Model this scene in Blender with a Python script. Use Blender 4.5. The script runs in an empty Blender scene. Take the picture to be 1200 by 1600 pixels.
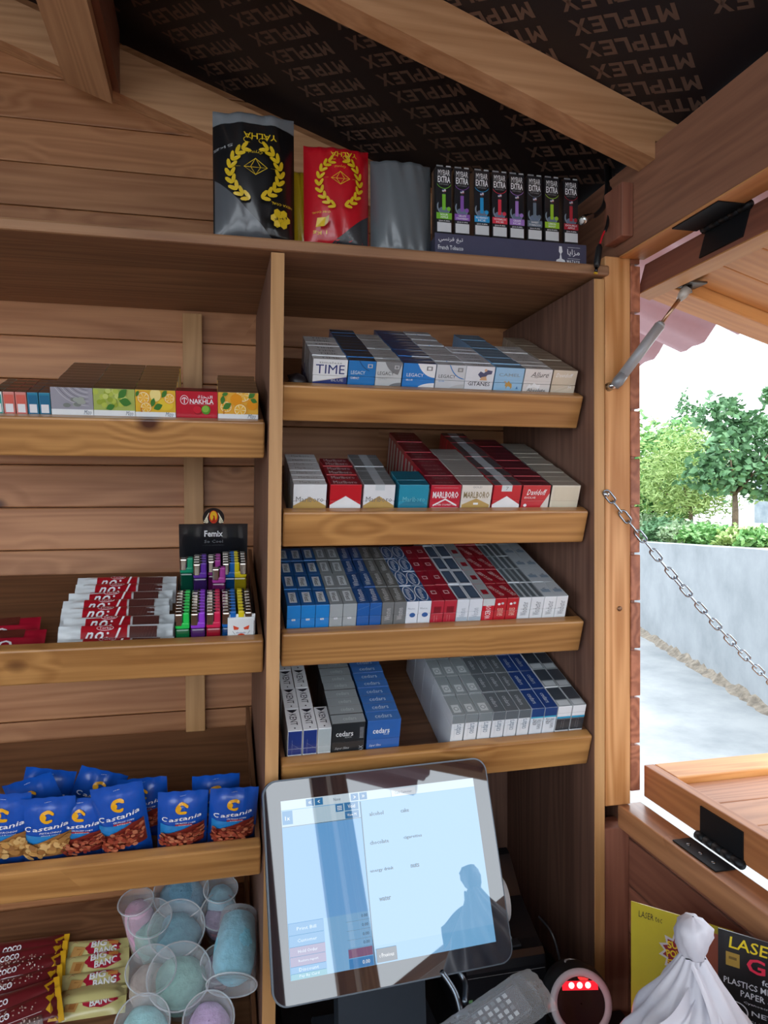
import bpy, bmesh, math, random
from mathutils import Vector, Matrix, Euler
random.seed(7)
SC = bpy.context.scene
COL = SC.collection
R = math.radians
# ------------------------------------------------------------------ camera
CAM = Vector((-0.1025, -1.1051, 1.5)); FPX = 1136.0
_y, _p, _r = R(13.2646), R(-0.7669), R(-0.2717)
FW = Vector((math.sin(_y)*math.cos(_p), math.cos(_y)*math.cos(_p), math.sin(_p)))
RT = Vector((math.cos(_y), -math.sin(_y), 0)); UP = RT.cross(FW)
RT, UP = RT*math.cos(_r)+UP*math.sin(_r), UP*math.cos(_r)-RT*math.sin(_r)
cd = bpy.data.cameras.new('camera'); cam = bpy.data.objects.new('camera', cd); COL.objects.link(cam)
cd.sensor_fit = 'VERTICAL'; cd.sensor_height = 36; cd.lens = FPX/1600*36; cd.clip_start = .02; cd.clip_end = 300
cam.matrix_world = Matrix(((RT.x, UP.x, -FW.x, CAM.x), (RT.y, UP.y, -FW.y, CAM.y), (RT.z, UP.z, -FW.z, CAM.z), (0, 0, 0, 1)))
SC.camera = cam
# ------------------------------------------------------------------ light
w = bpy.data.worlds.new('World'); SC.world = w; w.use_nodes = True
bg = w.node_tree.nodes['Background']; bg.inputs[0].default_value = (0.86, 0.93, 1.0, 1); bg.inputs[1].default_value = 1.6
sd = bpy.data.lights.new('sun', 'SUN'); sd.energy = 1.6; sd.angle = R(25); sd.color = (1, .96, .9)
so = bpy.data.objects.new('sun', sd); COL.objects.link(so); so.rotation_euler = (R(38), 0, R(60))
SC.view_settings.view_transform = 'Standard'; SC.view_settings.look = 'None'
SC.view_settings.exposure = 1.27; SC.view_settings.gamma = 1; SC.view_settings.use_curve_mapping = False
# ------------------------------------------------------------------ helpers
def ray(u, v): return FW + RT*((u-600)/FPX) - UP*((v-800)/FPX)
def at(u, v, Y): d = ray(u, v); return CAM + d*((Y-CAM.y)/d.y)          # pixel -> point on the plane y = Y
def atX(u, v, X): d = ray(u, v); return CAM + d*((X-CAM.x)/d.x)
def atZ(u, v, Z): d = ray(u, v); return CAM + d*((Z-CAM.z)/d.z)
def atP(u, v, p, n): d = ray(u, v); return CAM + d*((Vector(p)-CAM).dot(n)/d.dot(n))
def lin(h):
    h = h.lstrip('#'); o = []
    for i in (0, 2, 4):
        c = int(h[i:i+2], 16)/255; o.append(c/12.92 if c <= .04045 else ((c+.055)/1.055)**2.4)
    return tuple(o)+(1,)
_M = {}
def mat(h, rough=.45, metal=0, coat=0, emit=0, name=None):
    k = (h, rough, metal, coat, emit)
    if k in _M: return _M[k]
    m = bpy.data.materials.new(name or 'paint_'+h); m.use_nodes = True
    nt = m.node_tree; b = nt.nodes['Principled BSDF']
    tc = nt.nodes.new('ShaderNodeTexCoord'); nz = nt.nodes.new('ShaderNodeTexNoise'); nz.inputs['Scale'].default_value = 60
    mx = nt.nodes.new('ShaderNodeMix'); mx.data_type = 'RGBA'; c = lin(h)
    mx.inputs[6].default_value = c; mx.inputs[7].default_value = tuple(x*.9 for x in c[:3])+(1,)
    nt.links.new(tc.outputs['Object'], nz.inputs['Vector']); nt.links.new(nz.outputs[0], mx.inputs[0])
    nt.links.new(mx.outputs[2], b.inputs['Base Color'])
    b.inputs['Roughness'].default_value = rough; b.inputs['Metallic'].default_value = metal
    if coat: b.inputs['Coat Weight'].default_value = coat; b.inputs['Coat Roughness'].default_value = .12
    if emit: b.inputs['Emission Color'].default_value = c; b.inputs['Emission Strength'].default_value = emit
    _M[k] = m; return m
def card(h): return mat(h, .32, 0, .7)
def film(h): return mat(h, .3, 0, .5)
def plastic(h): return mat(h, .35)
def metal(h='c0c4c8', r=.25): return mat(h, r, 1)
def mth(nt, op, a, b=None):
    n = nt.nodes.new('ShaderNodeMath'); n.operation = op
    for i, x in enumerate((a, b)):
        if x is None: continue
        if isinstance(x, (int, float)): n.inputs[i].default_value = x
        else: nt.links.new(x, n.inputs[i])
    return n.outputs[0]
def wood(name, light, dark, axis, knots=.35, rough=.5, fine=.55, ring=.32, knotcol='4a2412', coat=0):
    k = ('W', name, axis)
    if k in _M: return _M[k]
    m = bpy.data.materials.new(name+'_'+axis); m.use_nodes = True; nt = m.node_tree; L = nt.links.new
    b = nt.nodes['Principled BSDF']; tc = nt.nodes.new('ShaderNodeTexCoord'); oi = nt.nodes.new('ShaderNodeObjectInfo')
    cx = nt.nodes.new('ShaderNodeCombineXYZ')
    for i, s in enumerate((7.3, 3.1, 5.7)): L(mth(nt, 'MULTIPLY', oi.outputs['Random'], s), cx.inputs[i])
    ad = nt.nodes.new('ShaderNodeVectorMath'); ad.operation = 'ADD'; L(tc.outputs['Object'], ad.inputs[0]); L(cx.outputs[0], ad.inputs[1])
    def mp(al, ac, an=None):
        n = nt.nodes.new('ShaderNodeMapping'); s = [ac]*3; s['XYZ'.index(axis)] = al
        if an is not None: s[{'X': 1, 'Z': 1, 'Y': 0}[axis]] = an
        n.inputs['Scale'].default_value = s
        L(ad.outputs[0], n.inputs['Vector']); return n.outputs[0]
    vo = nt.nodes.new('ShaderNodeTexVoronoi'); vo.inputs['Scale'].default_value = 1; vo.inputs['Randomness'].default_value = .9
    L(mp(6.5, 9, .3), vo.inputs['Vector'])
    sep = nt.nodes.new('ShaderNodeSeparateColor'); L(vo.outputs['Color'], sep.inputs[0])
    gate = mth(nt, 'LESS_THAN', sep.outputs[0], knots)
    fall = mth(nt, 'MULTIPLY', mth(nt, 'MAXIMUM', mth(nt, 'SUBTRACT', .42, vo.outputs['Distance']), 0), gate)
    n1 = nt.nodes.new('ShaderNodeTexNoise'); n1.inputs['Scale'].default_value = 1; n1.inputs['Detail'].default_value = 2; L(mp(.7, 12), n1.inputs['Vector'])
    rv = mth(nt, 'ADD', mth(nt, 'MULTIPLY', n1.outputs[0], 75), mth(nt, 'MULTIPLY', fall, 26))
    sn = mth(nt, 'MULTIPLY', mth(nt, 'ADD', mth(nt, 'SINE', rv), 1), .5)
    n2 = nt.nodes.new('ShaderNodeTexNoise'); n2.inputs['Scale'].default_value = 1; n2.inputs['Detail'].default_value = 3; L(mp(6, 170), n2.inputs['Vector'])
    n3 = nt.nodes.new('ShaderNodeTexNoise'); n3.inputs['Scale'].default_value = 1; n3.inputs['Detail'].default_value = 3; L(mp(2.2, 7), n3.inputs['Vector'])
    f = mth(nt, 'ADD', mth(nt, 'MULTIPLY', sn, ring), mth(nt, 'MULTIPLY', n2.outputs[0], fine))
    f = mth(nt, 'ADD', f, mth(nt, 'MULTIPLY', mth(nt, 'SUBTRACT', n3.outputs[0], .35), .8))
    mx = nt.nodes.new('ShaderNodeMix'); mx.data_type = 'RGBA'; mx.clamp_factor = True
    mx.inputs[6].default_value = lin(light); mx.inputs[7].default_value = lin(dark); L(f, mx.inputs[0])
    kn = nt.nodes.new('ShaderNodeMapRange'); kn.inputs[1].default_value = .27; kn.inputs[2].default_value = .36; L(fall, kn.inputs[0])
    m2 = nt.nodes.new('ShaderNodeMix'); m2.data_type = 'RGBA'; L(kn.outputs[0], m2.inputs[0]); L(mx.outputs[2], m2.inputs[6]); m2.inputs[7].default_value = lin(knotcol)
    hs = nt.nodes.new('ShaderNodeHueSaturation'); L(m2.outputs[2], hs.inputs['Color'])
    mr = nt.nodes.new('ShaderNodeMapRange'); mr.inputs[3].default_value = .86; mr.inputs[4].default_value = 1.12; L(oi.outputs['Random'], mr.inputs[0]); L(mr.outputs[0], hs.inputs['Value'])
    L(hs.outputs[0], b.inputs['Base Color'])
    bp = nt.nodes.new('ShaderNodeBump'); bp.inputs['Strength'].default_value = .18; bp.inputs['Distance'].default_value = .001; L(n2.outputs[0], bp.inputs['Height']); L(bp.outputs[0], b.inputs['Normal'])
    b.inputs['Roughness'].default_value = rough
    if coat: b.inputs['Coat Weight'].default_value = coat; b.inputs['Coat Roughness'].default_value = .25
    _M[k] = m; return m
def pine(a): return wood('raw_pine', 'c68e60', '925a34', a, .42)
def rafterw(a): return wood('rafter_pine', 'd4a47a', 'a4744c', a, .35)
def panelw(a): return wood('stained_panel', '94705f', '54392f', a, .06, .5)
def floorw(a): return wood('stained_floor', '94694a', '583824', a, .12, .45)
def lipw(a): return wood('honey_lip', 'ca975a', '805228', a, .32, .38, coat=.3)
def postw(a): return wood('amber_post', 'e8b078', 'b87c44', a, .10, .5, ring=.6)
def sidew(a): return wood('siding_red_lit', 'c07c5c', '8a5038', a, .1, .5, ring=.5)  # lighter copy of the red stain, its colour raised for lit board ends
def edgew(a): return wood('edge_pine', 'cfa06c', 'a87a48', a, .0, .5)
def redw(a): return wood('red_stain', 'a8705a', '744636', a, .12, .5)
def clear(name='clear_plastic', tint=(1, 1, 1), haze=.12):
    k = ('C', name)
    if k in _M: return _M[k]
    m = bpy.data.materials.new(name); m.use_nodes = True; nt = m.node_tree; nt.nodes.clear(); L = nt.links.new
    o = nt.nodes.new('ShaderNodeOutputMaterial'); t = nt.nodes.new('ShaderNodeBsdfTransparent'); t.inputs[0].default_value = tint+(1,)
    g = nt.nodes.new('ShaderNodeBsdfPrincipled'); g.inputs['Base Color'].default_value = (.8, .85, .9, 1); g.inputs['Roughness'].default_value = .12
    lw = nt.nodes.new('ShaderNodeLayerWeight'); lw.inputs[0].default_value = .3
    f = mth(nt, 'ADD', mth(nt, 'MULTIPLY', lw.outputs['Facing'], .45), haze)
    mx = nt.nodes.new('ShaderNodeMixShader'); L(f, mx.inputs[0]); L(t.outputs[0], mx.inputs[1]); L(g.outputs[0], mx.inputs[2]); L(mx.outputs[0], o.inputs[0])
    _M[k] = m; return m

class MB:
    """collects polygons and turns them into one mesh object"""
    def __init__(s): s.v = []; s.f = []; s.m = []; s.sm = []; s.mats = []; s.T = None
    def mi(s, m):
        if m not in s.mats: s.mats.append(m)
        return s.mats.index(m)
    def add(s, pts, faces, m, smooth=False):
        b = len(s.v)
        if s.T is not None: pts = [s.T @ Vector(p) for p in pts]
        s.v += [tuple(p) for p in pts]; i = s.mi(m)
        for f in faces: s.f.append(tuple(b+k for k in f)); s.m.append(i); s.sm.append(smooth)
    def box(s, a, b, m, bev=0, M=None):
        x0, y0, z0 = a; x1, y1, z1 = b
        if bev:
            bm = bmesh.new(); bmesh.ops.create_cube(bm, size=1)
            for v in bm.verts: v.co = Vector(((x0+x1)/2+v.co.x*(x1-x0), (y0+y1)/2+v.co.y*(y1-y0), (z0+z1)/2+v.co.z*(z1-z0)))
            bmesh.ops.bevel(bm, geom=bm.edges[:], offset=bev, segments=2, profile=.5, affect='EDGES')
            bm.verts.ensure_lookup_table(); P = [v.co.copy() for v in bm.verts]; F = [[v.index for v in f.verts] for f in bm.faces]; bm.free()
        else:
            P = [Vector(p) for p in ((x0,y0,z0),(x1,y0,z0),(x1,y1,z0),(x0,y1,z0),(x0,y0,z1),(x1,y0,z1),(x1,y1,z1),(x0,y1,z1))]
            F = [(0,3,2,1),(4,5,6,7),(0,1,5,4),(1,2,6,5),(2,3,7,6),(3,0,4,7)]
        if M: P = [M @ p for p in P]
        s.add(P, F, m)
    def prism(s, poly, fn, d0, d1, m):
        n = len(poly); P = [fn(a, b, d0) for a, b in poly]+[fn(a, b, d1) for a, b in poly]
        F = [tuple(range(n))[::-1], tuple(range(n, 2*n))]+[(i, (i+1) % n, n+(i+1) % n, n+i) for i in range(n)]
        s.add(P, F, m)
    def tube(s, path, r, m, n=8, closed=False, caps=True):
        path = [Vector(p) for p in path]; N = len(path); P = []; prev = None
        for i, p in enumerate(path):
            a = path[(i-1) % N] if closed or i > 0 else p; b = path[(i+1) % N] if closed or i < N-1 else p
            t = (b-a).normalized()
            if prev is None: ref = Vector((0, 0, 1)) if abs(t.z) < .9 else Vector((1, 0, 0)); e1 = t.cross(ref).normalized()
            else: e1 = (prev-t*prev.dot(t)).normalized()
            prev = e1; e2 = t.cross(e1); rr = r[i] if isinstance(r, (list, tuple)) else r
            for k in range(n):
                an = 2*math.pi*k/n; P.append(p+e1*math.cos(an)*rr+e2*math.sin(an)*rr)
        F = []
        for i in range(N if closed else N-1):
            j = (i+1) % N
            for k in range(n): F.append((i*n+k, i*n+(k+1) % n, j*n+(k+1) % n, j*n+k))
        if caps and not closed: F += [tuple(range(n))[::-1], tuple(range((N-1)*n, N*n))]
        s.add(P, F, m, True)
    def lathe(s, prof, m, n=24, M=None, cap0=False, cap1=False, mod=None):
        P = []; F = []
        for i, (r, z) in enumerate(prof):
            for k in range(n):
                a = 2*math.pi*k/n; rr = r*(mod(a, z, i) if mod else 1); p = Vector((rr*math.cos(a), rr*math.sin(a), z)); P.append(M @ p if M else p)
        for i in range(len(prof)-1):
            for k in range(n): F.append((i*n+k, i*n+(k+1) % n, (i+1)*n+(k+1) % n, (i+1)*n+k))
        if cap0: F.append(tuple(range(n))[::-1])
        if cap1: F.append(tuple(range((len(prof)-1)*n, len(prof)*n)))
        s.add(P, F, m, True)
    def grid(s, nu, nv, fn, m, smooth=True, flip=False):
        P = [fn(i/nu, j/nv) for j in range(nv+1) for i in range(nu+1)]
        F = [(j*(nu+1)+i, j*(nu+1)+i+1, (j+1)*(nu+1)+i+1, (j+1)*(nu+1)+i) for j in range(nv) for i in range(nu)]
        if flip: F = [f[::-1] for f in F]
        s.add(P, F, m, smooth)
    def mesh(s, name):
        me = bpy.data.meshes.new(name); me.from_pydata(s.v, [], s.f)
        for m in s.mats: me.materials.append(m)
        me.polygons.foreach_set('material_index', s.m); me.polygons.foreach_set('use_smooth', s.sm); me.update(); return me
    def build(s, name, parent=None, label=None, loc=None, rot=None, kind=None):
        return link(name, s.mesh(name), parent, label, loc, rot, kind)
def link(name, me, parent=None, label=None, loc=None, rot=None, kind=None):
    o = bpy.data.objects.new(name, me); COL.objects.link(o)
    if parent: o.parent = parent
    if label: o['label'] = label
    if kind: o['kind'] = kind
    if loc is not None: o.location = loc
    if rot is not None: o.rotation_euler = rot
    return o
def tag(o, label, cat, group=None):
    o['label'] = label; o['category'] = cat
    if group: o['group'] = group
    return o
def thing(name, label, cat, loc=(0, 0, 0), rot=(0, 0, 0), group=None):
    o = bpy.data.objects.new(name, None); o.empty_display_size = .02; COL.objects.link(o); o.location = loc; o.rotation_euler = rot
    return tag(o, label, cat, group)
def copy_tree(o, parent=None):
    c = o.copy(); COL.objects.link(c)
    if parent: c.parent = parent
    for ch in list(o.children): copy_tree(ch, c)
    return c
def bx(name, a, b, m, parent=None, bev=.0015, label=None, kind=None, M=None):
    q = MB(); q.box(a, b, m, bev, M); return q.build(name, parent, label, kind=kind)
def rotT(o, rx=0, ry=0, rz=0): return Matrix.Translation(Vector(o)) @ Euler((R(rx), R(ry), R(rz))).to_matrix().to_4x4()
# ---- flat lettering
_T = {}
def textshape(s, bold=0, shear=0):
    k = (s, bold, shear)
    if k in _T: return _T[k]
    cu = bpy.data.curves.new('t', 'FONT'); cu.body = s; cu.resolution_u = 1 if len(s) > 6 else 2; cu.offset = bold; cu.shear = shear; cu.align_x = 'CENTER'
    o = bpy.data.objects.new('t', cu); me = bpy.data.meshes.new_from_object(o)
    V = [(v.co.x, v.co.y) for v in me.vertices]; F = [tuple(p.vertices) for p in me.polygons]
    bpy.data.objects.remove(o); bpy.data.meshes.remove(me); bpy.data.curves.remove(cu)
    if V:
        x0 = min(v[0] for v in V); x1 = max(v[0] for v in V); y0 = min(v[1] for v in V); y1 = max(v[1] for v in V)
        V = [((x-x0)/max(x1-x0, 1e-6)-.5, (y-y0)/max(y1-y0, 1e-6)-.5) for x, y in V]
    _T[k] = (V, F); return _T[k]
CL = lambda t, W: min(max(t, .0), W)
class Print:
    """flat print on a face: fn(x, y, lift) -> 3d point; coordinates in fractions of the face times (W, H)"""
    def __init__(s, mb, fn, W, H): s.mb = mb; s.fn = fn; s.W = W; s.H = H; s.l = 0; s.clip = True
    def cc(s, x, y): return (min(max(x, 0), s.W), min(max(y, 0), s.H)) if s.clip else (x, y)
    def gspan(s, y0, y1, fl, fr, m, n=8, k=12):
        s.l += 1; P = []
        for j in range(k+1):
            y = y0+(y1-y0)*j/k; a, b = fl(y), fr(y); P += [s.fn((a+(b-a)*i/n)*s.W, y*s.H, s.l*.00006) for i in range(n+1)]
        s.mb.add(P, [(j*(n+1)+i, j*(n+1)+i+1, (j+1)*(n+1)+i+1, (j+1)*(n+1)+i) for j in range(k) for i in range(n)], m, True)
    def poly(s, pts, m):
        s.l += 1; s.mb.add([s.fn(*s.cc(x*s.W, y*s.H), s.l*.00006) for x, y in pts], [tuple(range(len(pts)))], m)
    def rect(s, x0, y0, x1, y1, m): s.poly([(x0, y0), (x1, y0), (x1, y1), (x0, y1)], m)
    def grect(s, x0, y0, x1, y1, m, n=8, k=1):     # rectangle that follows a curved face
        s.l += 1; P = [s.fn((x0+(x1-x0)*i/n)*s.W, (y0+(y1-y0)*j/k)*s.H, s.l*.00006) for j in range(k+1) for i in range(n+1)]
        s.mb.add(P, [(j*(n+1)+i, j*(n+1)+i+1, (j+1)*(n+1)+i+1, (j+1)*(n+1)+i) for j in range(k) for i in range(n)], m, True)
    def disc(s, x, y, rx, ry, m, n=14, rot=0, a0=0, a1=360):
        rx *= s.W; ry *= s.H; c, q = math.cos(R(rot)), math.sin(R(rot)); s.l += 1; P = []
        for k in range(n+(a1-a0 < 360)):
            a = R(a0+(a1-a0)*k/n); p, t = rx*math.cos(a), ry*math.sin(a); P.append(s.fn(*s.cc(x*s.W+p*c-t*q, y*s.H+p*q+t*c), s.l*.00006))
        s.mb.add(P, [tuple(range(len(P)))], m)
    def stroke(s, pts, wd, m):
        s.l += 1; L = [(x*s.W, y*s.H) for x, y in pts]; A = []; B = []
        for i, p in enumerate(L):
            a = L[max(i-1, 0)]; b = L[min(i+1, len(L)-1)]; dx, dy = b[0]-a[0], b[1]-a[1]; q = math.hypot(dx, dy) or 1
            ww = wd/2*(.35 if i in (0, len(L)-1) else 1); A.append((p[0]-dy/q*ww, p[1]+dx/q*ww)); B.append((p[0]+dy/q*ww, p[1]-dx/q*ww))
        n = len(L); s.mb.add([s.fn(*s.cc(x, y), s.l*.00006) for x, y in A+B], [(i, n+i, n+i+1, i+1) for i in range(n-1)], m)
    def text(s, t, x, y, w, h, m, rot=0, bold=.0, shear=0):
        s.l += 1; V, F = textshape(t, bold, shear); w *= s.W if rot % 180 == 0 or abs(rot) < 45 else s.H; h *= s.H if rot % 180 == 0 or abs(rot) < 45 else s.W
        c, q = math.cos(R(rot)), math.sin(R(rot))
        s.mb.add([s.fn(x*s.W+a*w*c-b*h*q, y*s.H+a*w*q+b*h*c, s.l*.00006) for a, b in V], F, m)
def arc(cx, cy, rx, ry, a0, a1, n=12): return [(cx+rx*math.cos(R(a0+(a1-a0)*i/n)), cy+ry*math.sin(R(a0+(a1-a0)*i/n))) for i in range(n+1)]
ORD = ['first', 'second', 'third', 'fourth', 'fifth', 'sixth', 'seventh', 'eighth', 'ninth', 'tenth', 'eleventh', 'twelfth', 'thirteenth', 'fourteenth']
WHITE, BLACK = card('e8ecf0'), card('14161c')

# ================================================================== THE SETTING
bx('floor', (-1.9, -2.1, -.05), (.6, .45, 0), floorw('X'), bev=0, kind='structure')
# --- back wall: horizontal planks with open joints
JO = [.05+.0815*i for i in range(0, 31)]
BACK = .393
wb = bx('wall_back', (-1.7, BACK+.018, 0), (.606, BACK+.024, 2.55), panelw('X'), bev=0, kind='structure')
z0 = 1.493-.0815*18
for i in range(31):
    a = z0+.0815*i
    if a > 2.5: break
    q = MB(); dy = random.uniform(-.0006, .0006)
    q.box((-1.7, BACK+dy, a+.0006), (.588, BACK+.018, a+.0809), pine('X'), .0022); q.build('plank', wb)
bx('batten', (-.157, BACK-.02, .62), (-.12, BACK, 1.872), edgew('Z'), wb, .001)
# --- right wall: studs, siding, header and sill around the serving hatch
wr = bx('wall_right', (.585, .03, .02), (.588, BACK, 2.0), panelw('Z'), bev=0, kind='structure')
for i in range(26):
    a = z0+.0815*i
    if a > 2.0: break
    q = MB()
    if a < .93:    # boards below the sill run on toward the viewer
        q.box((.588, -1.78, a+.001), (.606, BACK, min(a+.0795, .94)), redw('Y'), .0015)
    else:
        q.box((.588, random.uniform(-.002, .001), a+.001), (.606, BACK, a+.0785), sidew('Y'), .0015)
        q.box((.5895, .001, a+.0785), (.596, BACK, a+.0835), redw('Y'), 0)
    q.build('siding_board', wr)
bx('post', (.5405, 0, .983), (.588, .045, 1.911), postw('Z'), wr, .002)
bx('stud', (.5405, .004, 0), (.588, .049, .943), redw('Z'), wr, .002)
bx('sill', (.568, -1.78, .943), (.612, .008, .982), wood('sill_wood', 'cc9468', '94603e', 'Y', .2, .35, coat=.4), wr, .002)
bx('header', (.566, -1.78, 1.911), (.612, BACK, 2.053), wood('header_wood', 'a4745a', '704a3a', 'Y', .12, .5), wr, .002)
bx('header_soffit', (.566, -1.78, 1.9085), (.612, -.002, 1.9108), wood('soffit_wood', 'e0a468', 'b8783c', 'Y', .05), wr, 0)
bx('spacer_block', (.545, -.044, 1.93), (.566, .012, 2.017), redw('Z'), wr, .002)
bx('post', (.5405, -1.85, 0), (.606, -1.78, 2.02), postw('Z'), wr, .002)
sc = MB(); sc.T = rotT((.567, -.0008, 1.318), 90); sc.lathe([(.0001, .0012), (.004, .001), (.0045, 0)], metal('8a6a54', .5), 12); sc.build('screw', wr)
bx('eave_light_block', (.600, -1.78, 2.0535), (.611, BACK, 2.079), redw('Y'), wr, 0)  # hidden strip added to stop light leaking in over the header
# --- left wall and the open serving side behind the viewer
wl = bx('wall_left', (-1.72, -2.1, 0), (-1.7, .42, .95), pine('Y'), bev=0, kind='structure')
bx('offscreen_boarding', (-1.72, -.45, .9505), (-1.7, .42, 2.0), pine('Y'), wl, 0); bx('header', (-1.72, -2.1, 1.9), (-1.7, -.4505, 2.0), pine('Y'), wl, 0)
wf = bx('wall_front', (-1.7, -2.1, 0), (.606, -2.06, .95), pine('X'), bev=0, kind='structure')
bx('header', (-1.7, -2.1, 1.95), (.606, -2.06, 2.08), pine('X'), wf, 0)
bx('post', (-1.7, -2.1, .95), (-1.62, -2.06, 1.95), pine('Z'), wf, 0)
bx('offscreen_boarding', (.14, -2.1, .95), (.33, -2.06, 1.95), redw('Z'), wf, 0)  # unseen panel added to darken what the till screen reflects
bx('post', (.53, -2.1, .95), (.606, -2.06, 1.95), pine('Z'), wf, 0)
# --- roof: plywood slopes, ridge at x = -0.75
RX, SL = -.78, .35
def rz(x): return 2.297-SL*x
plyd = mat('1a1418', .55)
ce = MB(); ce.add([(RX, -2.3, rz(RX)), (.66, -2.3, rz(.66)), (.66, .5, rz(.66)), (RX, .5, rz(RX)), (RX, -2.3, rz(RX)+.012), (.66, -2.3, rz(.66)+.012), (.66, .5, rz(.66)+.012), (RX, .5, rz(RX)+.012)],
       [(0, 3, 2, 1), (4, 5, 6, 7), (0, 1, 5, 4), (1, 2, 6, 5), (2, 3, 7, 6), (3, 0, 4, 7)], plyd)
ceo = ce.build('ceiling', kind='structure')
ce = MB(); zz = rz(RX)
ce.add([(RX, -2.3, zz), (RX, .5, zz), (RX-1.1, .5, zz-.385), (RX-1.1, -2.3, zz-.385), (RX, -2.3, zz+.012), (RX, .5, zz+.012), (RX-1.1, .5, zz-.373), (RX-1.1, -2.3, zz-.373)],
       [(0, 1, 2, 3), (4, 7, 6, 5), (0, 4, 5, 1), (1, 5, 6, 2), (2, 6, 7, 3), (3, 7, 4, 0)], plyd); ce.build('ceiling', kind='structure')
# stencilled word in diagonal rows on the plywood
tx = MB(); V, F = [], []
def lt(x0, polys):
    for p in polys: b = len(V); V.extend([((x0+x)/5.9-.5, y-.5) for x, y in p]); F.append(tuple(range(b, b+len(p))))
RC = lambda a, b, c_, d: [(a, b), (c_, b), (c_, d), (a, d)]
lt(0, [RC(0, 0, .24, 1), RC(.76, 0, 1, 1), [(.24, 1), (.24, .62), (.5, .22), (.5, .6)], [(.76, 1), (.5, .6), (.5, .22), (.76, .62)]])
lt(1.12, [RC(0, .78, .9, 1), RC(.34, 0, .58, .78)]); lt(2.1, [RC(0, 0, .24, 1), RC(.24, .8, .7, 1), RC(.24, .36, .7, .56), RC(.6, .45, .84, .92)])
lt(3.05, [RC(0, 0, .24, 1), RC(.24, 0, .76, .22)]); lt(3.92, [RC(0, 0, .24, 1), RC(.24, .8, .8, 1), RC(.24, .4, .72, .6), RC(.24, 0, .8, .2)])
lt(4.85, [[(0, 1), (.26, 1), (1.02, 0), (.76, 0)], [(0, 0), (.26, 0), (1.02, 1), (.76, 1)]])
_ = 0; stm = mat('6a5346', .7)
d1 = Vector((-.65, .76)).normalized(); d2 = Vector((.76, .65)).normalized(); o0 = Vector((.513, -.249))
for i in range(-13, 8):
    for j in range(-5, 8):
        c = o0+d1*(.07+.182*j+(.0 if i % 2 == 0 else .0))+d2*(.0415*i)
        if not (RX+.08 < c.x < .58 and -.9 < c.y < .34): continue
        P = []
        for a, b in V:
            p = c+d1*(a*.142)+d2*(b*.027); P.append((p.x, p.y, rz(p.x)-.0004))
        tx.add(P, F, stm)
tx.build('lettering', ceo, 'dull brown block letters stencilled in diagonal rows', kind='stuff')
# rafters
def rafter(y0, y1, x0, x1, hh, m, name='rafter'):
    q = MB(); P = []
    for y in (y0, y1):
        P += [(x0, y, rz(x0)-.001-hh), (x1, y, rz(x1)-.001-hh), (x1, y, rz(x1)-.001), (x0, y, rz(x0)-.001)]
    q.add(P, [(0, 1, 2, 3), (7, 6, 5, 4), (0, 4, 5, 1), (1, 5, 6, 2), (2, 6, 7, 3), (3, 7, 4, 0)], m)
    return q.build(name, ceo)
def rb(x): return 2.262-SL*x
q = MB(); P = []
for y in (BACK-.043, BACK-.001): P += [(RX, y, rb(RX)-.084), (.56, y, rb(.56)-.084), (.56, y, rb(.56)), (RX, y, rb(RX))]
q.add(P, [(0, 1, 2, 3), (7, 6, 5, 4), (0, 4, 5, 1), (1, 5, 6, 2), (2, 6, 7, 3), (3, 7, 4, 0)], rafterw('X')); q.build('rafter', ceo)
rf = MB(); y0, y1 = -.104, -.06
pr = [(-.76, rz(-.76)-.084), (.5655, rz(.5655)-.084+.012), (.5655, 2.0545), (.64, 2.0545), (.64, rz(.64)-.001), (-.76, rz(-.76)-.001)]
rf.prism(pr, lambda a, b, d: (a, d, b), y0, y1, rafterw('X')); rf.build('rafter', ceo)
rf = MB(); rf.prism(pr, lambda a, b, d: (a, d, b), -.95, -.906, rafterw('X')); rf.build('rafter', ceo)
rf = MB(); rf.prism(pr, lambda a, b, d: (a, d, b), -1.7, -1.656, rafterw('X')); rf.build('rafter', ceo)
# purlin board nailed below the rafters, with a second one above it against the sheet
q = MB(); A = (-.362, -.279); zb = lambda x: rb(x)-.084
q.add([(A[0], -1.2, zb(A[0])-.026), (A[1], -1.2, zb(A[1])-.026), (A[1], -1.2, zb(A[1])-.001), (A[0], -1.2, zb(A[0])-.001), (A[0], .35, zb(A[0])-.026), (A[1], .35, zb(A[1])-.026), (A[1], .35, zb(A[1])-.001), (A[0], .35, zb(A[0])-.001)],
      [(0, 1, 2, 3), (7, 6, 5, 4), (0, 4, 5, 1), (1, 5, 6, 2), (2, 6, 7, 3), (3, 7, 4, 0)], rafterw('Y')); q.build('purlin', ceo)
q = MB(); A = (-.312, -.266)
q.add([(A[0], -.06, zb(A[0])), (A[1], -.06, zb(A[1])), (A[1], -.06, rz(A[1])-.001), (A[0], -.06, rz(A[0])-.001), (A[0], .35, zb(A[0])), (A[1], .35, zb(A[1])), (A[1], .35, rz(A[1])-.001), (A[0], .35, rz(A[0])-.001)],
      [(0, 1, 2, 3), (7, 6, 5, 4), (0, 4, 5, 1), (1, 5, 6, 2), (2, 6, 7, 3), (3, 7, 4, 0)], redw('Y')); q.build('purlin', ceo)
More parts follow.
